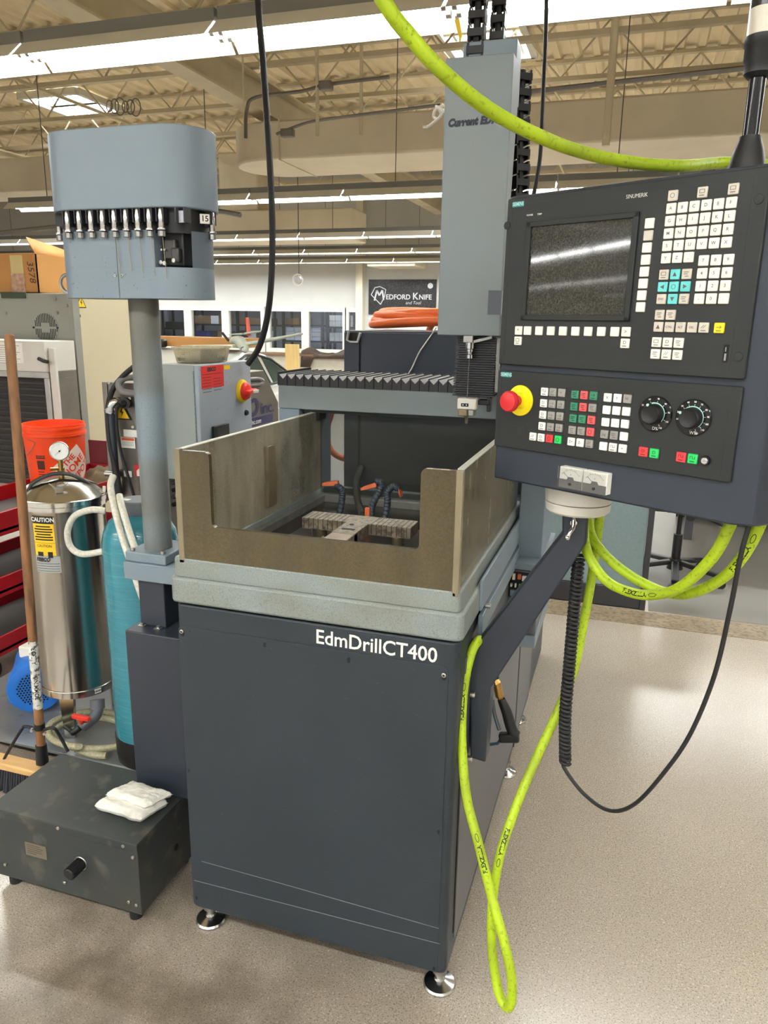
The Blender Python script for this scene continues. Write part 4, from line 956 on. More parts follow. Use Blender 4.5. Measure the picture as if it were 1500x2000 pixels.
# long loop hanging beside the cabinet down to the floor
ptsC = [PY(1172, 1005, 1.70), PY(1160, 1100, 1.69), PY(1143, 1200, 1.67), PY(1120, 1310, 1.64), PY(1085, 1400, 1.60), PY(1048, 1480, 1.56), PY(1010, 1570, 1.51), PY(978, 1665, 1.46), PY(962, 1760, 1.43), PY(961, 1850, 1.41), PY(972, 1930, 1.385),
        PY(985, 1962, 1.372), PY(995, 1966, 1.362), PY(1000, 1945, 1.355), PY(998, 1900, 1.358), PY(982, 1830, 1.372), PY(960, 1750, 1.40), PY(935, 1650, 1.43), PY(912, 1560, 1.46), PY(903, 1470, 1.49), PY(902, 1400, 1.51), PY(908, 1330, 1.53), PY(921, 1275, 1.55), PY(932, 1254, 1.57), PY(938, 1250, 1.60), PY(948, 1258, 1.64), PY(958, 1300, 1.67)]
hc = hose(ptsC, HR, m_green, 'air_hose', 'long lime green air hose looping down beside the cabinet to the floor')
PC = smooth_path(ptsC, 10)
along(PC, 1.79, 'FLEXZILLA', .0125, m_ink, hc, HR); along(PC, 1.46, 'FLEXZILLA', .0125, m_ink, hc, HR); along(PC, .74, 'FLEXZILLA', .0125, m_ink, hc, HR)
# blow gun on its end
g0 = PY(966, 1300, 1.72)
bg = thing('blow_gun', 'black air blow gun with brass coupling hanging by the cabinet side', 'blow gun', tuple(g0))
GYv = 1.72
P_ = lambda a, b, y=GYv: PY(a, b, y)
part('hose_end', MB().tube([P_(964, 1298), P_(968, 1325)], .009, 10), m_black, bg)
part('brass_coupling', MB().cone(P_(967, 1326), P_(970, 1334), .008, .011, 8).cyl(P_(970, 1334), P_(976, 1360), .0105, 14).cone(P_(976, 1360), P_(980, 1370), .009, .005, 8), mat('brass', (178, 140, 78), .3, .9), bg)
part('handle', MB().tube(smooth_path([P_(979, 1366), P_(990, 1392), P_(1000, 1425), P_(1010, 1436)], 6), .0125, 12, rf=lambda t: .010 + .004 * math.sin(t*PI*.9)), m_black, bg)
part('head', MB().bar(P_(1014, 1440), P_(975, 1440), .022, .024), m_black, bg, bevel=.005)
part('trigger', MB().tube(smooth_path([P_(962, 1368), P_(966, 1395), P_(975, 1425)], 5), .005, 8), mat('trigger_grey', (96, 108, 116), .35, .6), bg)
part('nozzle', MB().tube([P_(980, 1442), P_(972, 1452), P_(957, 1454)], .004, 8), mat('nozzle_blue', (40, 70, 96), .4), bg)
# retractile cord and its tail
a = PY(1131, 1085, 1.62); b = PY(1104, 1490, 1.56)
cp = smooth_path([a, PY(1122, 1180, 1.61), PY(1112, 1300, 1.59), PY(1104, 1400, 1.57), b], 24)
turns = 50; N_ = turns * 16; rc = .0105; coil = []
Lc = [0]
for p, q in zip(cp[:-1], cp[1:]): Lc.append(Lc[-1] + (q - p).length)
for i in range(N_ + 1):
    s = Lc[-1] * i / N_
    for k in range(len(Lc) - 1):
        if Lc[k+1] >= s - 1e-9: t = (s - Lc[k]) / (Lc[k+1] - Lc[k]); c_ = cp[k].lerp(cp[k+1], t); break
    th = 2 * PI * turns * i / N_; coil.append(c_ + Vector((rc*math.cos(th), rc*math.sin(th), 0)))
cc = thing('coiled_cord', 'black retractile cord with a smooth tail looping up to the console side', 'cord', tuple(b))
part('coil', MB().tube(coil, .0038, 7), m_blackm, cc)
tail = [b + Vector((0, 0, .004)), PY(1102, 1500, 1.56), PY(1140, 1550, 1.54), PY(1190, 1583, 1.50), PY(1240, 1570, 1.46), PY(1300, 1505, 1.42), PY(1350, 1430, 1.40), PY(1395, 1320, 1.38), PY(1424, 1200, 1.36), PY(1448, 1080, 1.34), PY(1470, 1000, 1.335), PY(1490, 900, 1.33), PY(1506, 780, 1.34), PY(1520, 640, 1.36)]
part('tail', MB().tube(smooth_path(tail, 10), .0042, 10), m_blackm, cc)
# hanging cables
hose([PY(500, -160, 3.06), PY(504, 0, 3.06), PY(515, 140, 3.06), PY(527, 320, 3.06), PY(532, 450, 3.06), PY(529, 560, 3.06), PY(520, 630, 3.08), PY(505, 680, 3.10), PY(484, 712, 3.10)], .0135, m_blackm, 'power_cable', 'thick black power cable hanging from the ceiling to the grey enclosure', 'cable')
hose([PY(1068, -60, 3.4), PY(1066, 60, 3.4), PY(1060, 200, 3.4), PY(1056, 292, 3.4), PY(1050, 340, 3.4), PY(1040, 392, 3.4)], .0085, m_blackm, 'power_cable', 'thin black cable hanging behind the console left edge', 'cable')
hose([PY(866, 205, 2.3), PY(850, 215, 2.3), PY(847, 228, 2.3), PY(856, 232, 2.3), PY(861, 220, 2.3), PY(852, 208, 2.3), PY(866, 220, 2.25), PY(840, 245, 2.3), PY(826, 248, 2.3)], .004, m_white, 'wire_tie', 'curled white wire end beside the head column', 'wire')
# ================================================================== TOOL MAGAZINE TOWER
def stadium(cx, cy, hl, r, n=14):
    out = []
    for k in range(n + 1): t = -PI/2 + PI*k/n; out.append((cx + hl + r*math.cos(t), cy + r*math.sin(t)))
    for k in range(n + 1): t = PI/2 + PI*k/n; out.append((cx - hl + r*math.cos(t), cy + r*math.sin(t)))
    return out
TXc, TYc = -1.231, 1.742
tw = thing('tool_magazine', 'blue-grey tool magazine head on a tall round post beside the machine', 'tool magazine', (-1.235, 1.76, .75))
part('hood', MB().prismz(stadium(TXc, TYc, .125, .096), 1.850, 2.031), m_bluegrey, tw, bevel=.003)
part('carousel', MB().prismz(stadium(TXc, TYc, .125, .072), 1.795, 1.850), m_black, tw)
LZ0, LZ1 = 1.643, 1.802
st = stadium(TXc, TYc, .125, .080)
# shell: full lower band, and an upper band that is cut open at the front right
m_low = mat('blue_grey_spotted', (120, 134, 145), .42, var=.05, vscale=3, speck=((60, 62, 62), 130, .68, .72, .6))
part('lower_housing', MB().prismz(st, LZ0, 1.716), m_low, tw)
cut = [(TXc + .098, TYc - .080)] + [(TXc - .125, TYc - .080)] + [p for p in stadium(TXc, TYc, .125, .080) if p[0] < TXc - .125 - 1e-4][::-1][::-1] + [(TXc + .125, TYc + .080), (TXc + .150, TYc + .06), (TXc + .098, TYc + .03)]
lft = [p for p in st if p[0] < TXc - .124]
cutp = [(TXc + .103, TYc - .0805)] + [(TXc + .103, TYc + .0795)] + lft
part('lower_housing', MB().prismz(cutp, 1.7161, LZ1), m_low, tw)
part('seam', MB().box(TXc - .006, TXc - .005, TYc - .0812, TYc - .08, LZ0, LZ1), mat('seam_grey', (92, 102, 112), .5), tw)
part('housing_cheek', MB().prismz([p for p in st if p[0] > TXc + .185] + [(TXc + .185, TYc)], 1.716, 1.80), MATS['seam_grey'], tw)
for dx in (-.013, .006): 
    s_ = part('screw', MB().cyl((TXc + dx, TYc - .080, 1.697), (TXc + dx, TYc - .083, 1.697), .0035, 12), m_screw, tw); part('socket', MB().cyl((TXc + dx, TYc - .0829, 1.697), (TXc + dx, TYc - .0833, 1.697), .0014, 6), m_bolt, s_)
# gripper mechanism in the opening
gm = part('gripper', MB().box(TXc + .110, TXc + .165, TYc - .05, TYc + .04, 1.720, 1.80), m_black, tw, bevel=.004)
part('gripper_jaw', MB().box(TXc + .118, TXc + .150, TYc - .064, TYc - .05, 1.735, 1.782), mat('jaw_grey', (70, 68, 64), .4, .5), gm, bevel=.004)
part('gripper_jaw', MB().box(TXc + .138, TXc + .160, TYc - .066, TYc - .05, 1.728, 1.762), MATS['jaw_grey'], gm, bevel=.004)
for (dx, z) in ((.112, 1.728), (.122, 1.726), (.148, 1.732), (.116, 1.757), (.124, 1.757)): part('cap_screw', MB().cyl((TXc + dx, TYc - .062, z), (TXc + dx, TYc - .071, z), .005 if z < 1.74 else .0025, 12), m_screw, gm)
# clips round the carousel
m_clip = mat('clip_black', (40, 40, 42), .5)
tool_x = [TXc - .118 + .0325*k for k in range(9)]
for x in tool_x + [TXc + .172]:
    pass
def holder(loc, lab, rotz=0):
    return None
eh_src = None
tp = PI * .095
spots = []
for k in range(9): spots.append((PY(133 + 22.8*k, 440, TYc - .088).x, TYc - .088, -PI/2))
al = math.radians(200); spots.append((TXc - .125 - .088*math.cos(math.radians(28)), TYc - .088*math.sin(math.radians(28)), math.radians(208)))
spots.append((TXc + .125 + .088*math.cos(math.radians(4)), TYc + .088*math.sin(math.radians(4)), math.radians(4)))
labs = ['leftmost of the nine front chrome electrode holders under the magazine hood'] + ['%s chrome electrode holder from the left on the magazine front' % w_ for w_ in ('second', 'third', 'fourth', 'fifth', 'sixth', 'seventh', 'eighth')] + ['ninth chrome electrode holder, beside the empty magazine clip',
        'chrome electrode holder at the far left end of the magazine', 'chrome electrode holder at the right end of the magazine by the number 15']
for (x, y, a), lab in zip(spots, labs):
    d = Vector((math.cos(a), math.sin(a), 0)); s = Vector((-d.y, d.x, 0)); c0 = Vector((x, y, 1.80))
    cm = MB()
    for sg_ in (-1, 1): cm.bar(c0 + s*sg_*.0095 - d*.012 + Vector((0, 0, .034)), c0 + s*sg_*.0095 + d*.006 + Vector((0, 0, .034)), .0028, .030)
    cm.bar(c0 - d*.016 + Vector((0, 0, .03)), c0 - d*.006 + Vector((0, 0, .03)), .018, .030)
    part('holder_clip', cm, m_clip, tw)
    if eh_src is None:
        eh_src = local_thing('electrode_holder', lab, 'tool holder', (x, y, 1.785), group='electrode holders in the magazine')
        part('body', MB().lathe([(.0062, .018), (.0075, .020), (.0075, .050), (.0065, .053), (.0068, .060), (.0045, .064)], (0, 0, 0), 18), m_chrome, eh_src)
        part('collar', MB().lathe([(.007, .0145), (.0105, .015), (.0105, .0185), (.007, .019)], (0, 0, 0), 18), m_chrome, eh_src)
        part('nut', MB().lathe([(.006, 0), (.0092, .0008), (.0092, .0125), (.006, .014)], (0, 0, 0), 8), m_steel, eh_src)
        o = eh_src
    else:
        o = dup(eh_src, (x, y, 1.785), label=lab)
for k in (4, 5, 6, 7, 8):
    x = spots[k][0]; part('electrode_wire', MB().cyl((x, TYc - .086, 1.79), (x + .004, TYc - .084, 1.69 + .006*((k*7) % 4)), .0008, 6), mat('brass_wire', (150, 140, 110), .4, .5), tw)
# number tag and empty clip
p = PY(398, 428, TYc - .07)
ta = math.radians(-48); tn = Vector((math.cos(ta), math.sin(ta), 0)); tt = Vector((-tn.y, tn.x, 0)); tcn = Vector((TXc + .125 + .097*math.cos(math.radians(-20)), TYc + .097*math.sin(math.radians(-20)), 1.829))
part('number_tag', MB(frame(tcn, tt, (0, 0, 1))).box(-.0115, .0115, -.011, .011, -.002, .002), m_white, tw, bevel=.0008)
text('15', .0185, frame(tcn + tn*.0026, tt, (0, 0, 1)), m_ink, tw, bold=.0004)
p = PY(357, 428, TYc - .085)
part('empty_clip', MB().box(p.x - .010, p.x + .010, TYc - .088, TYc - .083, 1.815, 1.842), mat('clip_plate', (176, 176, 186), .35, .3), tw, bevel=.001)
for s in (-1, 1): part('holder_clip', MB().box(p.x + s*.0115 - .0015, p.x + s*.0115 + .0015, TYc - .098, TYc - .07, 1.815, 1.848), m_clip, tw)
# post and foot
m_post = mat('post_grey', (120, 133, 143), .42, var=.05, vscale=3, bump=.05, bscale=300, speck=((90, 88, 76), 320, .58, .70, .6), stain=((100, 94, 76), 2.6, .40, .54, .75, (.6, .6, 1)))
part('post', MB().cyl((-1.235, 1.757, .965), (-1.235, 1.757, 1.644), .0385, 36), m_post, tw)
part('post_flange', MB().box(-1.298, -1.168, 1.690, 1.835, .940, .968), m_bluegrey, tw, bevel=.003)
part('post_bracket', MB().box(-1.302, -1.000, 1.683, 1.842, .889, .940), m_bluegrey, tw, bevel=.003)
for (x, y) in ((-1.283, 1.705), (-1.185, 1.705), (-1.183, 1.818)): part('cap_screw', MB().cyl((x, y, .968), (x, y, .977), .007, 14), m_screw, tw, bevel=.001)
part('riser', MB().box(-1.268, -1.185, 1.698, 1.80, .7525, .889), m_navy, tw, bevel=.003)
for x in (-1.258, -1.205): part('cap_screw', MB().cyl((x, 1.690, .7535), (x, 1.690, .760), .005, 10).box(x - .01, x + .01, 1.683, 1.70, .7525, .7545), m_screw, tw)
# ================================================================== NARROW CABINET, LOW BOX, TOWEL
nc = part('narrow_cabinet', MB().prismz(rrect(-1.285, -.998, 1.646, 1.86, .006), .2545, .752), m_navy, None, bevel=.003)
tag(nc, 'narrow dark slate cabinet carrying the tool magazine post', 'cabinet')
lb = thing('supply_box', 'low dark grey metal box on the floor with a ribbed knob and nameplate', 'box', (-1.37, 1.57, 0))
m_lbox = mat('scuffed_dark', (52, 56, 56), .5, var=.14, vscale=6, bump=.1, bscale=120, speck=((126, 122, 108), 14, .58, .72, .35), stain=((62, 58, 46), 7, .5, .68, .5))
part('body', MB().box(-1.618, -1.134, 1.437, 1.715, .030, .250), m_lbox, lb, bevel=.002)
part('lid', MB().box(-1.621, -1.131, 1.433, 1.718, .2505, .2545).box(-1.621, -1.131, 1.4335, 1.4365, .228, .2505).box(-1.1335, -1.131, 1.4335, 1.718, .234, .2505), m_lbox, lb, bevel=.0015)
FY = 1.437
for (a, b) in ((115, 1616), (242, 1651), (261, 1673), (128, 1722), (253, 1760), (268, 1766), (12, 1687)):
    p = PY(a, b, FY); part('screw', MB().cyl((p.x, FY, p.z), (p.x, FY - .006, p.z), .0048, 10), m_screw, lb, bevel=.001)
p = PY(71, 1661, FY); np_ = part('nameplate', MB().box(p.x - .036, p.x + .036, FY - .002, FY, p.z - .021, p.z + .021), mat('nameplate_tan', (120, 112, 96), .45, .3, var=.15), lb)
for k, w_ in enumerate((.045, .055, .05, .052, .03)): part('print_line', MB().box(p.x - .030, p.x - .030 + w_, FY - .0024, FY - .0019, p.z + .013 - k*.0065, p.z + .0148 - k*.0065), mat('nameplate_ink', (78, 70, 58), .6), np_)
p = PY(158, 1686, FY)
kb = part('ribbed_knob', MB().cyl((p.x, FY, p.z), (p.x - .004, FY - .045, p.z - .004), .0165, 24), m_black, lb, bevel=.003)
for i in range(14):
    t = 2*PI*i/14; o_ = Vector((.0165*math.cos(t), 0, .0165*math.sin(t))); part('rib', MB().cyl(Vector((p.x, FY - .004, p.z)) + o_, Vector((p.x - .004, FY - .043, p.z - .004)) + o_, .0018, 6), m_black, kb)
part('knob_ring', MB().tube([(p.x + .019*math.cos(t), FY - .001, p.z + .019*math.sin(t)) for t in [2*PI*i/24 for i in range(24)]], .0022, 6, close=True), m_steel, kb)
p = PX(346, 1655, -1.131); part('hole', MB().cyl((-1.1342, p.y, p.z), (-1.1332, p.y, p.z), .010, 16), m_bolt, lb)
for (x, y) in ((-1.58, 1.46), (-1.17, 1.46), (-1.17, 1.69), (-1.58, 1.69)): part('foot', MB().cyl((x, y, 0), (x, y, .032), .018, 14), m_black, lb)
# folded towel
t0 = Vector((-1.228, 1.548, .2555))
def towel_layer(x0, x1, y0, y1, z, h, seed, sk):
    nx, ny = 30, 20; vs = []; fs = []
    for s in (1, -1):
        for i in range(nx + 1):
            for j in range(ny + 1):
                u, v = i/nx, j/ny
                ex = min(u, 1-u)*2; ey = min(v, 1-v)*2
                q_ = min(1, min(ex*2.6, ey*2.0)); ed = math.sqrt(max(0, 1 - (1 - q_)**2))
                x = x0 + (x1-x0)*u + sk*(v-.5) + .007*noise.noise((u*4, v*4, seed)); y = y0 + (y1-y0)*v + .007*noise.noise((u*4+9, v*4, seed))
                zz = z + h/2 + s*h/2*ed
                if s > 0: zz += .004*noise.noise((u*9, v*9, seed)) * ed + .0018*noise.noise((u*60, v*60, seed))
                vs.append((x, y, zz))
        b = len(vs) - (nx+1)*(ny+1)
        for i in range(nx):
            for j in range(ny): fs.append((b + i*(ny+1)+j, b + (i+1)*(ny+1)+j, b + (i+1)*(ny+1)+j+1, b + i*(ny+1)+j+1))
    return MB().add(vs, fs)
m_towel = mat('terry_white', (226, 224, 214), .9, var=.06, vscale=60, bump=.8, bscale=350, stain=((120, 118, 100), 9, .56, .70, .55))
tl = thing('folded_towel', 'folded white terry towel with grey stains lying on the low box', 'towel', tuple(t0))
M_ = frame(t0, (1, -.10, 0), (.10, 1, 0))
a = towel_layer(-.082, .074, -.044, .050, .001, .036, 1.3, .02); a.v = [M_ @ v for v in a.v]; part('lower_fold', a, m_towel, tl, angle=180)
a = towel_layer(-.062, .080, -.018, .062, .028, .028, 4.7, .03); a.v = [M_ @ v for v in a.v]; part('upper_fold', a, m_towel, tl, angle=180)

# ================================================================== FILTER SKID
m_galv = mat('galvanised', (150, 156, 156), .35, .5, var=.15, vscale=5, speck=((60, 58, 50), 12, .62, .75, .5))
sk = thing('skid_platform', 'low galvanised steel platform under the filter vessel and motor', 'platform', (-2.0, 2.4, 0))
part('deck_plate', MB().box(-2.52, -1.38, 1.975, 3.3, .048, .058), m_galv, sk, bevel=.001)
for y in (2.06, 2.6, 3.2): part('runner', MB().box(-2.50, -1.41, y, y + .06, 0, .048), m_black, sk)
DZ = .0585
VC = Vector((-1.925, 2.185)); VR = .140
def cyl_hit(px, py, c, r):
    v = ray(px, py); a = v.x**2 + v.y**2; b = -2*(v.x*c.x + v.y*c.y); cc_ = c.x**2 + c.y**2 - r*r
    t = (-b - math.sqrt(max(b*b - 4*a*cc_, 0))) / (2*a); p = Vector((0, 0, CAMZ)) + v*t; return math.atan2(p.y - c.y, p.x - c.x), p.z
def cyl_patch(c, r, a0, a1, z0, z1, n=10, th=.0008):
    mb = MB(); vs = []; 
    for k in range(n + 1):
        a = a0 + (a1 - a0)*k/n
        for rr in (r, r + th):
            for z in (z0, z1): vs.append((c.x + rr*math.cos(a), c.y + rr*math.sin(a), z))
    fs = []
    for k in range(n):
        b = k*4; fs += [(b, b+1, b+5, b+4), (b+2, b+6, b+7, b+3), (b+1, b+3, b+7, b+5), (b, b+4, b+6, b+2)]
    fs += [(0, 2, 3, 1), (n*4, n*4+1, n*4+3, n*4+2)]
    return mb.add(vs, fs)
def cyl_text(body, size, c, r, a, z, mm, parent, **k):
    fn = lambda p: Vector((c.x + (r + .0012)*math.cos(a + p.x/r), c.y + (r + .0012)*math.sin(a + p.x/r), z + p.y))
    return part('lettering', text_mb(body, size, None, fn=fn, **k), mm, parent, smooth=False)
m_stain = mat('polished_stainless', (196, 194, 188), .16, 1.0, var=.06, vscale=3, stretch=(3, 3, .3), rvar=.06)
ve = thing('filter_vessel', 'polished stainless steel filter vessel with domed lid and pressure gauge', 'filter vessel', (VC.x, VC.y, DZ))
part('shell', MB().lathe([(VR, .255), (VR, .935), (VR + .002, .938)], (VC.x, VC.y, 0), 56), m_stain, ve)
part('base_ring', MB().lathe([(VR - .01, .228), (VR + .004, .230), (VR + .004, .256), (VR, .258)], (VC.x, VC.y, 0), 56), m_stain, ve, bevel=.001)
part('rim', MB().lathe([(VR, .937), (VR + .008, .939), (VR + .008, .954), (VR + .011, .956), (VR + .011, .972), (VR + .004, .975)], (VC.x, VC.y, 0), 56), m_stain, ve)
part('lid', MB().lathe([(VR + .006, .974), (VR - .004, .981), (VR*.8, 1.004), (VR*.55, 1.022), (VR*.3, 1.032), (.02, 1.036)], (VC.x, VC.y, 0), 56), m_stain, ve)
for a in (math.radians(-75), math.radians(45), math.radians(165)):
    x, y = VC.x + .105*math.cos(a), VC.y + .105*math.sin(a); t_ = Vector((-math.sin(a), math.cos(a), 0))*.024; o_ = Vector((math.cos(a), math.sin(a), 0))*.006
    p0 = Vector((x, y, DZ)); p1 = Vector((x, y, .235))
    lg_ = part('leg', MB().add([p0 - t_*.8, p0 + t_*.8, p0 + t_*.8 + o_*3, p0 - t_*.8 + o_*3, p1 - t_*1.2, p1 + t_*1.2, p1 + t_*1.2 + o_*3, p1 - t_*1.2 + o_*3], [(0, 3, 2, 1), (4, 5, 6, 7), (0, 1, 5, 4), (1, 2, 6, 5), (2, 3, 7, 6), (3, 0, 4, 7)]), m_stain, ve, bevel=.002)
# handle strap over the lid, gauge
ga = Vector((VC.x, VC.y, 1.02))
vd = Vector((-VC.x, -VC.y, 0)).normalized(); vs_d = Vector((-vd.y, vd.x, 0))
part('handle_strap', MB().tube(smooth_path([ga - vs_d*.118 + Vector((0, 0, -.035)) + vd*.02, ga - vs_d*.10 + Vector((0, 0, .0)) + vd*.02, ga - vs_d*.05 + Vector((0, 0, .026)) + vd*.02, ga + Vector((0, 0, .032)) + vd*.02, ga + vs_d*.05 + Vector((0, 0, .018)) + vd*.03, ga + vs_d*.105 + Vector((0, 0, -.025)) + vd*.03], 6), .0075, 8), m_black, ve)
part('strap_end', MB().tube(smooth_path([ga - vs_d*.10 + vd*.02, ga - vs_d*.128 + Vector((0, 0, -.02)) + vd*.02, ga - vs_d*.135 + Vector((0, 0, -.05)) + vd*.02], 5), .006, 8), m_white, ve)
part('strap_end', MB().tube(smooth_path([ga + vs_d*.105 + Vector((0, 0, -.022)) + vd*.03, ga + vs_d*.118 + Vector((0, 0, -.048)) + vd*.03, ga + vs_d*.135 + Vector((0, 0, -.045)) + vd*.03, ga + vs_d*.14 + Vector((0, 0, -.025)) + vd*.02], 5), .006, 8), m_white, ve)
wn = ga + vd*.112 + Vector((0, 0, -.004)) - vs_d*.012
part('wing_nut', MB().prism([(-.032, .018), (-.010, .003), (.010, .003), (.032, .018), (.014, -.006), (.012, -.018), (-.012, -.018), (-.014, -.006)], lambda a, b: wn + vs_d*a + Vector((0, 0, b + .004)) - vd*.005, lambda a, b: wn + vs_d*a + Vector((0, 0, b + .004)) + vd*.005), mat('cast_zinc', (140, 134, 126), .35, .8), ve, bevel=.002)
part('brass_fitting', MB().cyl(ga + Vector((0, 0, .015)), ga + Vector((0, 0, .095)), .009, 8).cyl(ga + Vector((0, 0, .045)) - vs_d*.035, ga + Vector((0, 0, .045)) + vs_d*.012, .007, 8).cyl(ga + Vector((0, 0, .028)), ga + Vector((0, 0, .04)), .013, 6), MATS['brass'], ve)
gc = Vector((ga.x, ga.y, 1.130)); gv = (Vector((0, 0, CAMZ)) - gc).normalized(); gv = Vector((gv.x, gv.y, .1)).normalized()
gg = part('gauge_case', MB().cyl(gc - gv*.014, gc + gv*.012, .034, 32), m_chrome, ve, bevel=.003)
part('gauge_face', MB().cyl(gc + gv*.0122, gc + gv*.0135, .029, 32), mat('gauge_white', (240, 240, 238), .4, var=0), gg)
Mg = frame(gc + gv*.0142, vs_d, Vector((0, 0, 1)))
gm_ = MB()
for i in range(25):
    t = math.radians(225 - 270*i/24); r0 = .024 if i % 4 else .022; gm_.bar(Mg @ Vector((r0*math.cos(t), r0*math.sin(t), 0)), Mg @ Vector((.0265*math.cos(t), .0265*math.sin(t), 0)), .0005, .0005)
t = math.radians(222); gm_.bar(Mg @ Vector((-.008*math.cos(t), -.008*math.sin(t), .0006)), Mg @ Vector((.022*math.cos(t), .022*math.sin(t), .0006)), .0012, .0006)
gm_.cyl(Mg @ Vector((0, 0, 0)), Mg @ Vector((0, 0, .001)), .003, 12)
part('gauge_dial', gm_, m_ink, gg); text('psi', .006, frame(Mg @ Vector((0, -.012, 0)), vs_d, (0, 0, 1)), m_ink, gg)
# caution sticker
m_yel = mat('sticker_yellow', (250, 200, 30), .5, var=.04); m_slab = mat('sticker_silver', (168, 172, 172), .4, .3, var=.05)
a0, z1 = cyl_hit(63, 1006, VC, VR); a1, _ = cyl_hit(103, 1010, VC, VR); _, z0 = cyl_hit(70, 1083, VC, VR)
aw = a1 - a0
stk = part('caution_sticker', cyl_patch(VC, VR + .0002, a0, a1, z0, z1), m_yel, ve)
part('sticker_band', cyl_patch(VC, VR + .0009, a0, a1, z1 - .028, z1, th=.0004), m_ink, stk)
ac_ = (a0 + a1)/2
cyl_text('CAUTION', .021, VC, VR + .0012, ac_, z1 - .014, m_wprint, stk, bold=.0006, sx=.92)
lines = ['THIS TANK IS UNDER', 'PRESSURE. RELIEVE ALL', 'PRESSURE AND DRAIN', 'TANK BEFORE OPENING']
for k in range(6):
    zz = z1 - .038 - k*.0095; wv = aw*(.86 if k % 3 else .7); part('print_line', cyl_patch(VC, VR + .0011, ac_ - wv/2, ac_ + wv/2, zz - .0024, zz + .0024, th=.0003), m_ink, stk)
part('print_line', cyl_patch(VC, VR + .0011, a0, a1, z1 - .0975, z1 - .0965, th=.0003), m_ink, stk)
cyl_text('CAUTION', .0135, VC, VR + .0010, ac_, z1 - .108, m_ink, stk, sx=.9)
for (fa, zz, wv, hh) in ((.28, z1 - .138, .28, .016), (.75, z1 - .140, .22, .022), (.42, z1 - .165, .5, .002)): part('print_block', cyl_patch(VC, VR + .0011, a0 + aw*(fa - wv/2), a0 + aw*(fa + wv/2), zz - hh/2, zz + hh/2, th=.0003), m_ink, stk)
s2 = part('maker_sticker', cyl_patch(VC, VR + .0002, a0 - aw*.02, a1 + aw*.16, z0 - .062, z0 - .002), m_slab, ve)
cyl_text('EBBCO', .017, VC, VR + .0010, ac_ - aw*.12, z0 - .014, m_ink, s2, bold=.0007, shear=.2)
for k in range(4): part('print_line', cyl_patch(VC, VR + .0011, a0, a1 + aw*.12, z0 - .030 - k*.009, z0 - .0285 - k*.009, th=.0003), m_ink, s2)
# drain valve
m_pvc = mat('grey_pvc', (88, 90, 96), .45)
D = lambda a, b, y=2.06: PY(a, b, y)
dv = part('drain_valve', MB().tube(smooth_path([D(190, 1368, 2.10), D(191, 1382, 2.09), D(186, 1398, 2.07), D(172, 1410, 2.05), D(160, 1420, 2.03)], 5), .021, 14), m_pvc, ve)
part('valve_union', MB().cyl(D(190, 1366, 2.10), D(191, 1384, 2.09), .026, 18).cyl(D(168, 1411, 2.045), D(160, 1419, 2.035), .022, 18), m_pvc, dv)
part('valve_handle', MB().bar(D(142, 1398, 2.02), D(175, 1405, 2.02), .016, .016).cyl(D(160, 1403, 2.02), D(160, 1412, 2.03), .010, 12), mat('valve_red', (222, 52, 36), .45), dv, bevel=.003)
part('hose_barb', MB().tube([D(156, 1421, 2.03), D(147, 1428, 2.02), D(142, 1431, 2.02)], .012, 10).tube([D(143, 1431, 2.02), D(134, 1424, 2.02), D(127, 1418, 2.02)], .008, 10), m_black, dv)
a0_, zz = cyl_hit(192, 1358, VC, VR + .004)
part('drain_label', cyl_patch(VC, VR + .0045, a0_ - .085, a0_ + .085, .236, .253), m_wprint, ve); cyl_text('DRAIN', .0095, VC, VR + .005, a0_, .2445, m_ink, ve, bold=.0004)
# resin tank
RC = Vector((-1.535, 2.085)); RR = .127
m_resin = mat('resin_teal', (44, 128, 144), .22, var=.10, vscale=30, stretch=(.4, .4, 6), bump=.25, bscale=60, coat=.4, speck=((90, 170, 180), 40, .62, .72, .4, (.3, .3, 5)))
rt = thing('resin_tank', 'teal wound-fibre resin tank with grey head and black foot', 'tank', (RC.x, RC.y, DZ))
part('tank_body', MB().lathe([(RR, .15), (RR, .83), (RR*.985, .868), (RR*.92, .905), (RR*.78, .938), (RR*.55, .960), (.05, .968)], (RC.x, RC.y, 0), 48), m_resin, rt)
part('tank_foot', MB().lathe([(RR - .012, DZ), (RR - .002, DZ + .01), (RR + .002, .10), (RR + .003, .165), (RR - .002, .168)], (RC.x, RC.y, 0), 48), m_black, rt)
hd_ = part('tank_head', MB().lathe([(.058, .962), (.060, .966), (.060, 1.006), (.056, 1.010)], (RC.x, RC.y, 0), 36), mat('pvc_head', (106, 112, 118), .4), rt)
aa, zz = cyl_hit(257, 985, RC, .06); part('head_label', MB().box(RC.x - .05, RC.x - .015, RC.y - .035, RC.y - .012, 1.0101, 1.0106), m_wprint, hd_)
part('inlet_pipe', MB().tube([(RC.x - .05, RC.y, .985), (RC.x - .11, RC.y + .01, .985)], .012, 10), m_pvc, hd_)
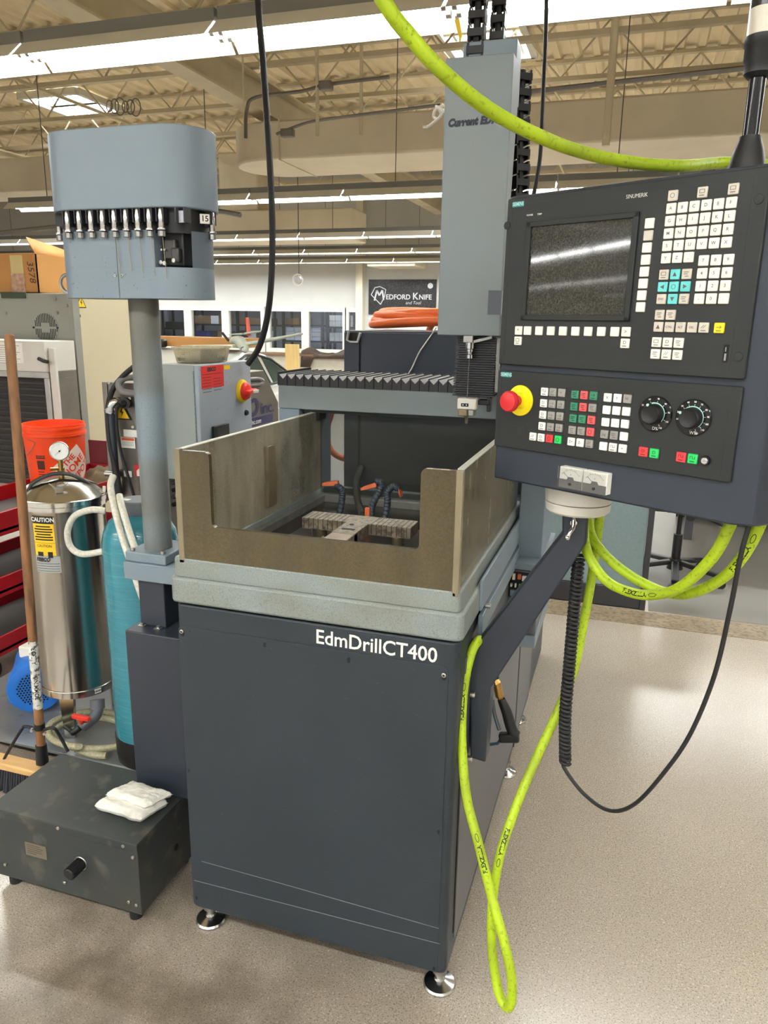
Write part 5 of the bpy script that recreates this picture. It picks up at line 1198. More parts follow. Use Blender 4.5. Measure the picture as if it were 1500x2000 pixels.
# clear braided hoses
m_braid = mat('braided_clear', (206, 204, 190), .3, var=.15, vscale=120, bump=.3, bscale=200, coat=.3)
m_braid2 = mat('braided_yellowish', (176, 172, 140), .25, var=.2, vscale=120, bump=.3, bscale=200, coat=.4)
hose([PY(221, 930, 2.03), PY(216, 950, 2.0), PY(222, 985, 1.97), PY(236, 1040, 1.93), PY(256, 1100, 1.90), PY(272, 1150, 1.88), PY(284, 1180, 1.88)], .0112, m_braid, 'braided_hose', 'clear braided hose arching over and down behind the post foot')
hose([PY(233, 968, 2.0), PY(238, 990, 1.97), PY(250, 1030, 1.94), PY(262, 1066, 1.91), PY(272, 1090, 1.90)], .0112, m_braid, 'braided_hose', 'short printed braided hose beside the post foot')
hose([PY(205, 998, 2.04), PY(178, 996, 2.02), PY(146, 1008, 2.01), PY(132, 1038, 2.0), PY(138, 1068, 2.0), PY(160, 1082, 2.0), PY(195, 1078, 2.01), PY(215, 1072, 2.02)], .0112, m_braid, 'braided_hose', 'grey braided hose curving in front of the steel vessel')
zc_ = DZ + .0165
hp = []
cc0 = PZ(185, 1435, zc_)
for i in range(46):
    t = math.radians(-10 + i*14.5); r = .125 + .0009*i; hp.append((cc0.x + r*1.12*math.cos(t), cc0.y + r*.8*math.sin(t), zc_ + .0165*(i/25) + .002*math.sin(i)))
hp += [PZ(150, 1463, zc_ + .0), PZ(180, 1474, zc_), PZ(208, 1476, zc_)]
hose(hp, .0125, m_braid2, 'braided_hose', 'coil of yellowish braided drain hose lying on the platform', sm=3)
# blue motor
mo = thing('electric_motor', 'small bright blue electric motor with perforated fan cover behind the broom', 'motor', (-2.17, 2.24, DZ))
mcn = Vector((-2.165, 2.21, DZ + .115)); md_ = Vector((.62, -.785, 0)); m_mblue = mat('motor_blue', (30, 108, 196), .4, var=.06, vscale=8)
part('motor_body', MB().lathe([(.085, -.22), (.095, -.21), (.095, -.02), (.104, -.012), (.104, .045), (.100, .055), (.075, .060)], tuple(mcn), 36, axis=tuple(md_)), m_mblue, mo)
part('fan_grille', MB().cyl(mcn + md_*.0595, mcn + md_*.0605, .074, 32), m_mblue, mo)
gr = MB(); sd = Vector((-md_.y, md_.x, 0)); ghex = 0
for i in range(-6, 7):
    for j in range(-6, 7):
        u = i*.0115 + (.00575 if j % 2 else 0); v = j*.0100
        if .012 < math.hypot(u, v) < .068: gr.cyl(mcn + md_*.0600 + sd*u + Vector((0, 0, v)), mcn + md_*.0612 + sd*u + Vector((0, 0, v)), .0043, 6)
part('grille_holes', gr, m_bolt, mo, kind='stuff')
part('terminal_box', MB().cbox(mcn - md_*.10 + Vector((0, 0, .10)), .09, .09, .05), m_white, mo, bevel=.006)
part('motor_foot', MB().cbox(Vector((mcn.x, mcn.y, DZ + .010)) - md_*.10, .18, .16, .02), m_mblue, mo, bevel=.003)
# ================================================================== BROOM
br = thing('push_broom', 'push broom with worn brown handle standing against the steel vessel', 'broom', (-1.83, 1.83, 0))
hb0 = PY(82, 1480, 1.835); ht = PY(18, 652, 1.90)
m_wood = mat('handle_wood', (134, 92, 56), .55, var=.25, vscale=14, stretch=(4, 4, .6), speck=((84, 66, 54), 20, .52, .68, .6, (3, 3, .5)))
dd = (ht - hb0)
part('handle', MB().tube([hb0 + dd*.004, hb0 + dd*.2, hb0 + dd*.985, hb0 + dd*.996, ht], .0150, 14, rf=lambda t: .015 if t < .7 else (.0145 if t < .9 else .009)), m_wood, br)
f0, f1 = .130, .300
wr = part('handle_label', MB().cyl(hb0 + dd*f0, hb0 + dd*f1, .0156, 18, False), mat('worn_label', (206, 204, 196), .6, var=.2, vscale=40, speck=((60, 56, 50), 60, .52, .60, .9)), br)
ddn = dd.normalized(); sdn = Vector((vd.y, -vd.x, 0)) * -1
def htext(body, size, f):
    o_ = hb0 + dd*f; look = (Vector((0, 0, CAMZ)) - o_).normalized(); look = (look - ddn*look.dot(ddn)).normalized(); side = ddn.cross(look).normalized()
    fn = lambda p: o_ + ddn*p.x + (look*math.cos(p.y/.016) + (-side)*math.sin(-p.y/.016)*-1)*.0162
    part('lettering', text_mb(body, size, None, fn=fn, bold=.0006), m_ink if False else mat('label_ink', (40, 38, 36), .6), wr, smooth=False)
htext('ALLOR', .020, .265); htext('BOMMING', .018, .185)
hz_ = .098
part('ferrule', MB().cone(hb0 + dd*.035, hb0 - dd*.014, .0185, .0205, 14), m_black, br)
w0 = PZ(78, 1500, hz_); part('block', MB().box(w0.x - .42, w0.x + .035, 1.795, 1.855, .076, .102), mat('broom_block', (214, 172, 112), .55, var=.15, stretch=(1, 6, 6)), br, bevel=.006)
part('brace', MB().tube(smooth_path([PY(77, 1425, 1.84), PY(50, 1419, 1.84), PY(40, 1428, 1.83), PY(12, 1475, 1.825), PY(8, 1484, 1.825)], 5), .0055, 8), m_black, br)
part('brace', MB().tube(smooth_path([PY(86, 1425, 1.84), PY(105, 1422, 1.84), PY(118, 1440, 1.85), PY(133, 1468, 1.85)], 5), .0055, 8), m_black, br)
part('brace_clamp', MB().cyl(hb0 + dd*.075, hb0 + dd*.09, .0175, 14, True), m_black, br)
for (a, b) in ((63, 1424), (88, 1430)): part('wing_screw', MB().cyl(PY(a, b, 1.825), PY(a - 2, b + 4, 1.81), .005, 8), m_screw, br)
bm_ = MB(); rb_ = random.Random(5)
for i in range(44):
    for j in range(5):
        x = w0.x - .415 + i*.0103; y = 1.80 + j*.012; dx, dy = rb_.uniform(-.008, .008), rb_.uniform(-.012, .004) - .010
        bm_.cone((x, y, .077), (x + dx, y + dy, .003), .0038, .0058, 5)
part('bristles', bm_, mat('bristle_dark', (44, 46, 52), .7, var=.3, vscale=80), br, kind='stuff')
# ================================================================== RED CART, BUCKET, RAG
m_red = mat('cart_red', (176, 20, 34), .35, var=.08, vscale=4); m_redd = mat('cart_red_inside', (120, 22, 32), .5, var=.12)
ca = thing('service_cart', 'glossy red steel service cart with open shelves behind the vessel', 'cart', (-3.0, 3.0, 0))
X1 = -2.56; X0 = -2.98; Y0_, Y1_ = 2.30, 3.62
m_mat_ = mat('shelf_liner', (70, 66, 64), .6, var=.15)
def tray(z, h, nm):
    t_ = part('shelf', MB().box(X0, X1, Y0_, Y1_, z - .012, z), m_redd, ca)
    part('liner', MB().box(X0 + .02, X1 - .02, Y0_ + .02, Y1_ - .02, z, z + .004), m_mat_, t_)
    for (a, b, c_, d) in ((X1 - .012, X1, Y0_, Y1_), (X0, X0 + .012, Y0_, Y1_), (X0, X1, Y0_, Y0_ + .012), (X0, X1, Y1_ - .012, Y1_)):
        part('rail', MB().box(a, b, c_, d, z - .03, z + h), m_red, t_, bevel=.003)
tray(.69, .075, 'top'); tray(.42, .06, 'mid'); tray(.155, .06, 'bottom')
for x in (X0 + .02, X1 - .05):
    for y in (Y0_ + .03, Y1_ - .05): part('corner_post', MB().box(x, x + .03, y, y + .03, .12, .70), m_red, ca, bevel=.002)
part('end_panel', MB().box(X0, X1, Y1_ + .001, Y1_ + .012, .60, .90), m_redd, ca, bevel=.002)
for x in (X0 + .08, X1 - .06):
    for y in (Y0_ + .12, Y1_ - .12):
        part('caster', MB().cyl((x - .015, y, .05), (x + .015, y, .05), .05, 18).box(x - .022, x + .022, y - .02, y + .02, .09, .125), m_black, ca)
m_bk = mat('bucket_orange', (246, 74, 22), .4, var=.05, vscale=6)
BC = Vector((-2.815, 3.17)); bz0 = .695
bk = thing('plastic_bucket', 'orange plastic bucket with white print standing on the red cart', 'bucket', (BC.x, BC.y, bz0))
part('bucket_body', MB().lathe([(.002, .004), (.128, .0), (.130, .004), (.148, .30), (.1485, .31), (.156, .312), (.156, .328), (.150, .33), (.151, .345), (.155, .346), (.155, .356), (.151, .357), (.152, .368), (.146, .368), (.144, .33), (.126, .01)], (BC.x, BC.y, bz0), 48, close=False), m_bk, bk)
def bk_r(z): return .130 + .018*(z - .004)/.296
def bucket_text(body, size, a, z, mm, **k):
    def fn(p):
        zz = z + p.y; r = bk_r(zz) + .0012; t = a + p.x/.14; return Vector((BC.x + r*math.cos(t), BC.y + r*math.sin(t), bz0 + zz))
    part('lettering', text_mb(body, size, None, fn=fn, **k), mm, bk, smooth=False)
ab = math.atan2(-BC.y, -BC.x)
# white tilted square with orange print on the right, black mark on the left
def bucket_patch(a0, a1, z0, z1, mm, nm):
    mb = MB(); n_ = 10; vs = []
    for k in range(n_ + 1):
        for zz in (z0, z1):
            a = a0 + (a1 - a0)*k/n_; r = bk_r(zz) + .0008; vs.append((BC.x + r*math.cos(a), BC.y + r*math.sin(a), bz0 + zz))
    return part(nm, mb.add(vs, [(2*k, 2*k+2, 2*k+3, 2*k+1) for k in range(n_)]), mm, bk)
def tilted_patch():
    vs = []; n_ = 12; mb = MB()
    for i in range(n_ + 1):
        for j in range(n_ + 1):
            u, v = (i/n_ - .5)*.17, (j/n_ - .5)*.17; c_, s_ = math.cos(.72), math.sin(.72); x = u*c_ - v*s_; z = .15 + u*s_ + v*c_
            r = bk_r(z) + .0008; t = ab + .68 + x/.14; vs.append((BC.x + r*math.cos(t), BC.y + r*math.sin(t), bz0 + z))
    return mb.add(vs, [(i*(n_+1)+j, (i+1)*(n_+1)+j, (i+1)*(n_+1)+j+1, i*(n_+1)+j+1) for i in range(n_) for j in range(n_)])
part('print_square', tilted_patch(), mat('bucket_white', (240, 226, 214), .5, var=.03), bk)
def diag_text(body, size, off):
    def fn(p):
        c_, s_ = math.cos(.72), math.sin(.72); px_, py_ = p.x, p.y + off; x = px_*c_ - py_*s_; z = .15 + px_*s_ + py_*c_
        r = bk_r(z) + .0016; t = ab + .68 + x/.14; return Vector((BC.x + r*math.cos(t), BC.y + r*math.sin(t), bz0 + z))
    part('lettering', text_mb(body, size, None, fn=fn, bold=.001), m_bk, bk, smooth=False)
diag_text('THE', .04, .055); diag_text('HOME', .052, .012); diag_text('DEPOT', .052, -.042)
bucket_patch(ab - .72, ab - .38, .205, .222, m_ink, 'print_block')
bucket_text('WARNING', .014, ab - .55, .214, m_bk)
mk = MB(); 
for k in range(7): pass
bucket_patch(ab - .70, ab - .42, .150, .195, mat('print_dark', (70, 30, 20), .6, var=.3, vscale=200), 'print_block')
for k in range(6): bucket_patch(ab - .70, ab - .45 + .03*(k % 2), .135 - k*.012, .139 - k*.012, m_ink, 'print_line')
part('bail_handle', MB().tube(smooth_path([(BC.x + .157*math.cos(ab - .9), BC.y + .157*math.sin(ab - .9), bz0 + .30), (BC.x + .165*math.cos(ab - .6), BC.y + .165*math.sin(ab - .6), bz0 + .285), (BC.x + .16*math.cos(ab - 1.0), BC.y + .16*math.sin(ab - 1.0), bz0 + .22)], 6), .0022, 6), m_steel, bk)
rg = MB(); c0 = PZ(182, 925, .78)
vs_ = []; fs_ = []; nx = 22
for i in range(nx):
    for j in range(nx):
        u, v = i/(nx-1) - .5, j/(nx-1) - .5; hgt = .085*max(0, 1 - (u*u + v*v)*3.4) + .035*noise.noise((u*7, v*7, 2.2)) + .015*noise.noise((u*18, v*18, 5))
        vs_.append((c0.x + .02 + u*.24, c0.y + .06 + v*.26, max(.70, .712 + hgt)))
for i in range(nx - 1):
    for j in range(nx - 1): fs_.append((i*nx+j, (i+1)*nx+j, (i+1)*nx+j+1, i*nx+j+1))
rag = part('shop_rag', rg.add(vs_, fs_), mat('olive_cloth', (104, 92, 70), .9, var=.25, vscale=14), None, angle=180); rag.modifiers.new('thick', 'SOLIDIFY').thickness = .004
tag(rag, 'crumpled olive shop rag on the red cart beside the bucket', 'rag')
# ================================================================== BIG CABINET, COOLER, CARTON
kY = 3.72; kc = PY(141, 588, kY); KX = kc.x; KZ = 1.722
bc = thing('machine_cabinet', 'tall beige and grey machine cabinet with round fan grilles', 'cabinet', (KX - 1, kY + .6, 0))
CDp = PX(286, 650, KX).y - kY
m_gry = mat('cab_grey', (140, 140, 132), .5, var=.04, vscale=2); m_crm = mat('cab_cream', (200, 190, 160), .5, var=.03, vscale=2)
part('cabinet_body', MB().box(KX - 1.7, KX - .004, kY, kY + CDp, 0, KZ), m_gry, bc, bevel=.006)
part('cabinet_side', MB().box(KX - .004, KX, kY + .05, kY + CDp, 0, KZ), m_crm, bc, bevel=.003)
part('edge_trim', MB().box(KX - .03, KX + .006, kY - .006, kY + .05, 0, KZ - .002), m_gry, bc, bevel=.003)
def fan(px, py, r):
    p = PY(px, py, kY); mb = MB(); k = -r
    f_ = part('fan_grille', MB().cyl((p.x, kY, p.z), (p.x, kY - .003, p.z), r + .006, 32), m_gry, bc)
    while k <= r:
        h_ = math.sqrt(max(r*r - k*k, 0))
        if h_ > .01:
            for (za, zb) in ((p.z + .006, p.z + h_), (p.z - h_, p.z - .006)):
                if abs(k) < r*.3: za, zb = (za + r*.26, zb) if za > p.z else (za, zb - r*.26)
                if zb - za > .004: part('grille_slot', MB().box(p.x + k - .0028, p.x + k + .0028, kY - .0036, kY - .0025, za, zb), m_bolt, f_)
        k += .0115
    for s in (-1, 1): part('screw', MB().cyl((p.x + s*(r + .003), kY - .003, p.z), (p.x + s*(r + .003), kY - .008, p.z), .006, 10), m_black, f_)
fan(90, 640, .082); fan(96, 692, .082)
for (a, b) in ((108, 584), (133, 597), (112, 611), (122, 720), (12, 612)):
    p = PY(a, b, kY); part('rivet', MB().sphere((p.x, kY - .001, p.z), .010, 10, 6), m_gry, bc)
p = PX(158, 591, KX + .001); Mw = frame((KX + .0015, p.y, p.z), (0, 1, 0), (0, 0, 1))
def warn_sign(Mx, s, parent):
    w1 = part('warning_triangle', MB().prism([(-.58*s, -.4*s), (.58*s, -.4*s), (0, .6*s)], lambda a, b: Mx @ Vector((a, b, 0)), lambda a, b: Mx @ Vector((a, b, .0008))), m_ink, parent)
    part('warning_field', MB().prism([(-.46*s, -.33*s), (.46*s, -.33*s), (0, .46*s)], lambda a, b: Mx @ Vector((a, b, .0008)), lambda a, b: Mx @ Vector((a, b, .0014))), m_yel, w1)
    part('lightning_bolt', MB().prism([(.02*s, .26*s), (-.10*s, -.02*s), (.0, -.02*s), (-.03*s, -.26*s), (.12*s, .04*s), (.02*s, .04*s), (.08*s, .26*s)], lambda a, b: Mx @ Vector((a, b, .0014)), lambda a, b: Mx @ Vector((a, b, .0020))), m_ink, w1)
warn_sign(Mw, .075, bc)
p = PX(155, 617, KX); part('hole', MB().cyl((KX + .0002, p.y, p.z), (KX + .002, p.y, p.z), .010, 12), m_bolt, bc)
p = PY(124, 563, kY); part('lifting_eye', MB().tube([(KX - .06 + .05*math.cos(t), kY + .05, KZ + .055 + .05*math.sin(t)) for t in [2*PI*i/20 for i in range(20)]], .011, 8, close=True), m_steel, bc)
# cooler unit in front of it
qY = 3.46; qx = PY(86, 668, qY).x; qz = PY(60, 666, qY).z
cu_ = thing('cooling_unit', 'white framed cooling unit with a dark fin grille at the left edge', 'cooling unit', (qx - .4, qY + .1, 0))
m_wh = mat('unit_white', (206, 204, 196), .5, var=.04)
zg = PY(60, 726, qY).z
part('top_panel', MB().box(qx - 1.1, qx, qY, qY + .24, zg, qz), m_wh, cu_, bevel=.004)
part('bottom_panel', MB().box(qx - 1.1, qx, qY, qY + .24, .0, .62), m_wh, cu_, bevel=.004)
part('side_cover', MB().box(qx + .001, qx + .045, qY + .02, PX(119, 780, qx + .045).y, .0, PY(100, 680, qY).z), m_wh, cu_, bevel=.004)
part('grille_frame', MB().box(qx - 1.1, qx, qY + .012, qY + .24, zg - .035, zg), m_steel, cu_, bevel=.002)
part('grille_frame', MB().box(qx - .035, qx, qY + .012, qY + .24, .62, zg - .035), m_steel, cu_, bevel=.002)
part('grille_back', MB().box(qx - 1.1, qx - .035, qY + .06, qY + .24, .62, zg - .035), mat('fin_dark', (40, 36, 33), .6), cu_)
z = .64
while z < zg - .04:
    part('fin', MB().box(qx - 1.1, qx - .035, qY + .045, qY + .062, z, z + .012), mat('fin_brown', (58, 52, 47), .5, .3), cu_); z += .034
p = PY(28, 690, qY); part('paper_notice', MB().box(qx - .34, p.x + .06, qY - .001, qY, zg + .045, qz - .012), m_wprint, cu_)
for k in range(9): part('print_line', MB().box(qx - .33, p.x + .04 - .02*(k % 3), qY - .0016, qY - .001, qz - .03 - k*.012, qz - .027 - k*.012), mat('notice_ink', (150, 150, 146), .6), cu_)
p = PY(84, 705, qY - .01); part('latch', MB().tube([p + Vector((-.03, 0, .012)), p, p + Vector((.03, 0, -.004))], .010, 8), m_black, cu_)
# open carton on top of the cabinet
bx = PY(82, 580, kY + .05).x
cbx = thing('cardboard_box', 'open brown cardboard box with tape lying on the tall cabinet', 'box', (bx - .1, kY + .3, KZ))
m_cd = mat('cardboard', (186, 134, 76), .75, var=.06, vscale=4); m_cdi = mat('cardboard_inside', (150, 110, 66), .8)
bt = PY(60, 496, kY + .03).z; cX0, cX1, cY0, cY1 = bx - .62, bx, kY + .03, kY + .40
for (a, b, c_, d) in ((cX0, cX1, cY0, cY0 + .006), (cX0, cX1, cY1 - .006, cY1), (cX0, cX0 + .006, cY0, cY1), (cX1 - .006, cX1, cY0, cY1)): part('carton_side', MB().box(a, b, c_, d, KZ + .001, bt), m_cd, cbx)
part('carton_bottom', MB().box(cX0, cX1, cY0, cY1, KZ + .0005, KZ + .006), m_cdi, cbx)
part('flap', MB().add([(cX1, cY0, bt), (cX1, cY1, bt), (cX1 + .02, cY1, bt + .01), (cX1 - .10, cY0 + .05, bt + .10), (cX1 - .12, cY1, bt + .06)], [(0, 1, 4, 3)]), m_cd, cbx).modifiers.new('t', 'SOLIDIFY').thickness = .005
part('flap', MB().add([(cX0, cY1, bt), (cX1, cY1, bt), (cX1 - .02, cY1 + .12, bt + .05), (cX0 + .02, cY1 + .12, bt + .05)], [(0, 1, 2, 3)]), m_cd, cbx).modifiers.new('t', 'SOLIDIFY').thickness = .005
part('flap', MB().add([(cX0, cY0, bt), (cX1, cY0, bt), (cX1 - .03, cY0 + .16, bt - .03), (cX0 + .03, cY0 + .16, bt - .03)], [(0, 1, 2, 3)]), m_cd, cbx).modifiers.new('t', 'SOLIDIFY').thickness = .005
tx = PY(33, 520, cY0).x
part('tape', MB().box(tx - .045, tx + .045, cY0 - .0015, cY0, KZ + .03, bt - .005), mat('paper_tape', (206, 186, 128), .4), cbx)
part('tape', MB().box(tx - .05, tx + .05, cY0 - .002, cY0, KZ + .002, KZ + .11), mat('clear_tape', (176, 140, 110), .2, var=.3, vscale=40), cbx)
text('3578', .062, frame((tx + .10, cY0 - .002, KZ + .12), (.1, 0, -1), (1, 0, .1)), mat('marker', (70, 54, 44), .6), cbx, shear=.2)
fp = part('foam_pad', MB().box(bx - .24, bx - .07, kY - .012, kY - .001, KZ - .030, KZ + .004), mat('dark_green_foam', (58, 72, 56), .8), cbx)

# ================================================================== FILTER UNIT, ENCLOSURE, TUB
UX1, UX0, UY0, UY1 = -1.868, -2.065, 2.68, 3.60
uz = PY(207, 746, UY0).z
UX0 = PY(206, 760, UY0).x
m_br = mat('brushed_brown_steel', (122, 116, 108), .38, .75, var=.08, vscale=4, stretch=(1, 1, 6))
fu = thing('filtration_unit', 'brushed steel filtration unit with conduit fittings and warning labels', 'filtration unit', (-1.98, 3.1, DZ))
UY1 = PX(544, 800, UX1).y; ya_ = PX(515, 744, UX1).y; zt_ = PX(544, 786, UX1).z
part('unit_body', MB().prismx([(UY0, DZ), (UY1, DZ), (UY1, zt_), (ya_, uz), (UY0, uz)], UX0, UX1), m_br, fu, bevel=.003)
part('unit_door', MB().box(PY(262, 800, UY0).x, UX1 - .002, UY0 - .004, UY0, .25, PY(262, 768, UY0).z), m_br, fu, bevel=.001)
part('edge_flange', MB().box(UX0 - .012, UX0 + .012, UY0 - .006, UY0 + .03, DZ, uz), m_br, fu, bevel=.002)
p = PY(216, 790, UY0 - .05)
U = lambda a, b, d=.03: PY(a, b, UY0 - d)
part('conduit_elbow', MB().tube(smooth_path([U(238, 787, .0), U(228, 785, .03), U(220, 791, .04), U(217, 806, .04)], 5), .021, 14), m_chrome, fu)
part('conduit_nut', MB().cyl(U(217, 796, .04), U(218, 806, .04), .026, 10).cyl(U(217, 800, .04), U(217, 804, .04), .028, 16), m_chrome, fu)
part('flex_conduit', MB().tube(smooth_path([U(218, 806, .04), U(221, 850, .04), U(224, 900, .04), U(228, 935, .03), U(232, 970, .02)], 8), .015, 12), m_navy, fu)
part('cable_gland', MB().cyl(U(248, 786, .0), U(243, 788, .045), .022, 16).cyl(U(243, 788, .045), U(235, 790, .06), .014, 12), m_black, fu)
part('control_cable', MB().tube(smooth_path([U(234, 790, .06), U(228, 800, .06), U(229, 840, .05), U(238, 890, .04), U(250, 930, .04), U(262, 970, .03), U(272, 1010, .02)], 8), .0062, 8), m_blackm, fu)
part('supply_cable', MB().tube(smooth_path([U(262, 716, .03), U(240, 735, .03), U(220, 762, .04), U(211, 800, .04), U(214, 860, .05), U(226, 920, .05), U(238, 980, .05)], 8), .011, 10), m_blackm, fu)
part('grey_pipe', MB().tube(smooth_path([U(270, 737, -.02), U(245, 738, .02), U(232, 750, .04), U(240, 765, .04), U(272, 770, .02)], 8), .014, 12), mat('grey_pipe', (116, 114, 112), .4), fu)
warn_sign(frame(U(238, 805, .0045), (1, 0, 0), (0, 0, 1)), .078, fu)
l1 = part('label_plate', MB().box(U(234, 845).x, U(264, 845).x, UY0 - .006, UY0 - .004, U(249, 853, .004).z, U(249, 839, .004).z), m_wprint, fu)
la, lb_, lz0, lz1 = U(237, 860, .004).x, U(264, 860, .004).x, U(250, 875, .004).z, U(250, 853, .004).z
l2 = part('label_plate', MB().box(la, lb_, UY0 - .006, UY0 - .004, lz0, lz1 - .003), m_wprint, fu)
part('label_band', MB().box(la + .003, lb_ - .003, UY0 - .0066, UY0 - .006, lz1 - .016, lz1 - .005), mat('warn_orange', (222, 96, 34), .5), l2)
for k in range(4): part('print_line', MB().box(la + .004, lb_ - .006, UY0 - .0066, UY0 - .006, lz1 - .022 - k*.005, lz1 - .0205 - k*.005), mat('notice_ink', (150, 150, 146), .6), l2)
a_ = U(246, 922, .004); part('label_plate', MB().box(a_.x - .01, a_.x + .03, UY0 - .006, UY0 - .004, a_.z - .02, a_.z + .006), m_wprint, fu)
a_ = U(272, 918, .004); l3 = part('label_plate', MB().box(a_.x - .022, a_.x + .05, UY0 - .006, UY0 - .004, a_.z - .028, a_.z + .022), mat('label_red', (206, 36, 40), .5), fu)
part('arrow_mark', MB().prismy([(a_.x - .012, a_.z - .026), (a_.x + .03, a_.z - .026), (a_.x + .03, a_.z + .014), (a_.x + .008, a_.z + .014), (a_.x - .012, a_.z - .004)], UY0 - .0066, UY0 - .006), m_wprint, l3)
part('yellow_label', MB().box(U(259, 778).x, U(275, 778).x, UY0 - .006, UY0 - .004, U(262, 782, .004).z, U(262, 775, .004).z), m_yel, fu)
for (a, b) in ((259, 834), (272, 857), (212, 748), (253, 778), (241, 902)): part('screw', MB().cyl(U(a, b, .004), U(a, b, .010), .006, 10), m_screw, fu)
a_ = U(224, 924, .0); part('valve', MB().cyl(a_ + Vector((-.03, -.02, 0)), a_ + Vector((.02, -.02, 0)), .012, 10).cyl(a_ + Vector((.02, -.02, 0)), a_ + Vector((.03, -.02, 0)), .02, 12), m_steel, fu)
# big lettering on the long face
TF = lambda yy, zz: frame((UX1 + .0015, yy, zz), (0, 1, 0), (0, 0, 1))
y_e = PX(532, 806, UX1).y; zb_ = PX(520, 806, UX1).z
yi_ = PX(509, 800, UX1).y
text('EBBCO', .125, TF(yi_ - .025, zb_ + .0), mat('navy_logo', (42, 44, 88), .5, var=.05), fu, align='RIGHT', bold=.005, shear=.12, sx=1.25)
text('inc.', .085, TF(yi_, zb_), MATS['navy_logo'], fu, align='LEFT', bold=.002, sx=1.35)
part('logo_bar', MB().box(UX1 + .0002, UX1 + .0013, y_e - .74, y_e, zb_ - .055, zb_ - .012), MATS['navy_logo'], fu)
text('ebbcoinc.com', .036, TF(y_e - .34, zb_ - .045), m_wprint, fu, align='LEFT', bold=.0006, shear=.2)
part('side_pipe', MB().tube(smooth_path([PX(488, 742, UX1 + .02), PX(505, 741, UX1 + .05), PX(513, 746, UX1 + .06), PX(505, 752, UX1 + .05), PX(488, 754, UX1 + .02)], 6), .013, 10), MATS['grey_pipe'], fu)
# enclosure
EX0, EX1, EY0, EY1 = -1.867, -1.682, 2.735, PX(490, 760, -1.682).y; EZ1 = 1.411; EZ0 = PY(330, 935, EY0).z
en = thing('switch_enclosure', 'light grey electrical enclosure with red sticker and red-yellow rotary switch', 'enclosure', (-1.77, 2.88, EZ0))
m_en = mat('enclosure_grey', (158, 166, 164), .45, var=.04, vscale=3, bump=.1, bscale=400)
m_door = mat('enclosure_door', (160, 170, 180), .42, var=.04, vscale=3, speck=((110, 112, 112), 60, .66, .72, .4))
part('enclosure_body', MB().box(EX0, EX1 - .02, EY0, EY1, EZ0, EZ1), m_en, en, bevel=.003)
part('enclosure_door', MB().box(EX1 - .0195, EX1, EY0 - .002, EY1 + .002, EZ0, EZ1), m_door, en, bevel=.003)
for k in range(24): part('hinge_knuckle', MB().cyl((EX1 - .024, EY0 - .003, EZ0 + .02 + k*(EZ1 - EZ0 - .04)/24), (EX1 - .024, EY0 - .003, EZ0 + .02 + (k + .8)*(EZ1 - EZ0 - .04)/24), .003, 6), m_en, en)
E_ = lambda a, b: PX(a, b, EX1)
r0, r1 = E_(392, 716), E_(436, 756); ry1 = E_(436, 716).y; rz0 = E_(394, 760).z
rs = part('red_sticker', MB().box(EX1, EX1 + .0008, r0.y, ry1, rz0, r0.z), mat('sticker_red', (222, 44, 38), .5, var=.04), en)
text('EBBCO', .022, frame((EX1 + .0011, (r0.y + ry1)/2 - .008, r0.z - .016), (0, 1, 0), (0, 0, 1)), m_ink, rs, bold=.0012)
for k in range(7):
    zz = r0.z - .034 - k*.012; w_ = (ry1 - r0.y)
    part('print_line', MB().box(EX1 + .0008, EX1 + .0012, r0.y + .006, r0.y + w_*(.42 if k else .95), zz - .001, zz + .001), m_ink, rs)
    if k > 1: part('print_line', MB().box(EX1 + .0008, EX1 + .0012, r0.y + w_*.52, r0.y + w_*.88, zz + .002, zz + .004), m_ink, rs)
a_, b_ = E_(437, 714), E_(448, 721); part('yellow_label', MB().box(EX1, EX1 + .0008, a_.y, E_(449, 714).y, b_.z, a_.z), m_yel, en)
sc_ = E_(476, 763); sc_ = Vector((EX1, sc_.y - .02, sc_.z))
rsw = part('rotary_switch', MB().lathe([(.052, 0), (.052, .006), (.048, .014), (.043, .016)], tuple(sc_), 40, axis=(1, 0, 0)), mat('switch_yellow', (240, 204, 20), .4), en)
part('switch_knob', MB().lathe([(.040, .014), (.040, .024), (.034, .034), (.030, .036)], tuple(sc_), 36, axis=(1, 0, 0)), mat('switch_red', (224, 40, 24), .4), rsw)
part('switch_lever', MB().bar(sc_ + Vector((.045, -.036, -.004)), sc_ + Vector((.045, .036, .004)), .016, .03, up=(1, 0, 0)), MATS['switch_red'], rsw, bevel=.003)
part('switch_tip', MB().bar(sc_ + Vector((.058, -.004, 0)), sc_ + Vector((.066, .032, 0)), .012, .014), m_wprint, rsw, bevel=.002)
a_ = E_(480, 806); part('push_button', MB().lathe([(.013, 0), (.013, .006), (.009, .008), (.009, .012)], (EX1, a_.y, a_.z), 20, axis=(1, 0, 0)), m_black, en)
a_, b_ = E_(413, 833), E_(443, 862); mt_ = part('counter_display', MB().box(EX1, EX1 + .016, a_.y, b_.y, b_.z - .03, a_.z), m_black, en, bevel=.002)
part('display_window', MB().box(EX1 + .016, EX1 + .0166, a_.y + .02, b_.y - .008, b_.z - .012, a_.z - .012), mat('lcd_grey', (58, 62, 58), .2), mt_)
for k in range(5):
    a_ = PY(338 - 5*(k % 2), 930 + 14*k, 2.78); part('fitting', MB().cyl(a_, a_ + Vector((.03, 0, .01)), .010, 10), m_chrome if k % 2 else m_black, en)
part('hose_bundle', MB().tube(smooth_path([PY(332, 925, 2.8), PY(328, 960, 2.8), PY(334, 1000, 2.8), PY(330, 1040, 2.8)], 6), .012, 8), m_black, en)
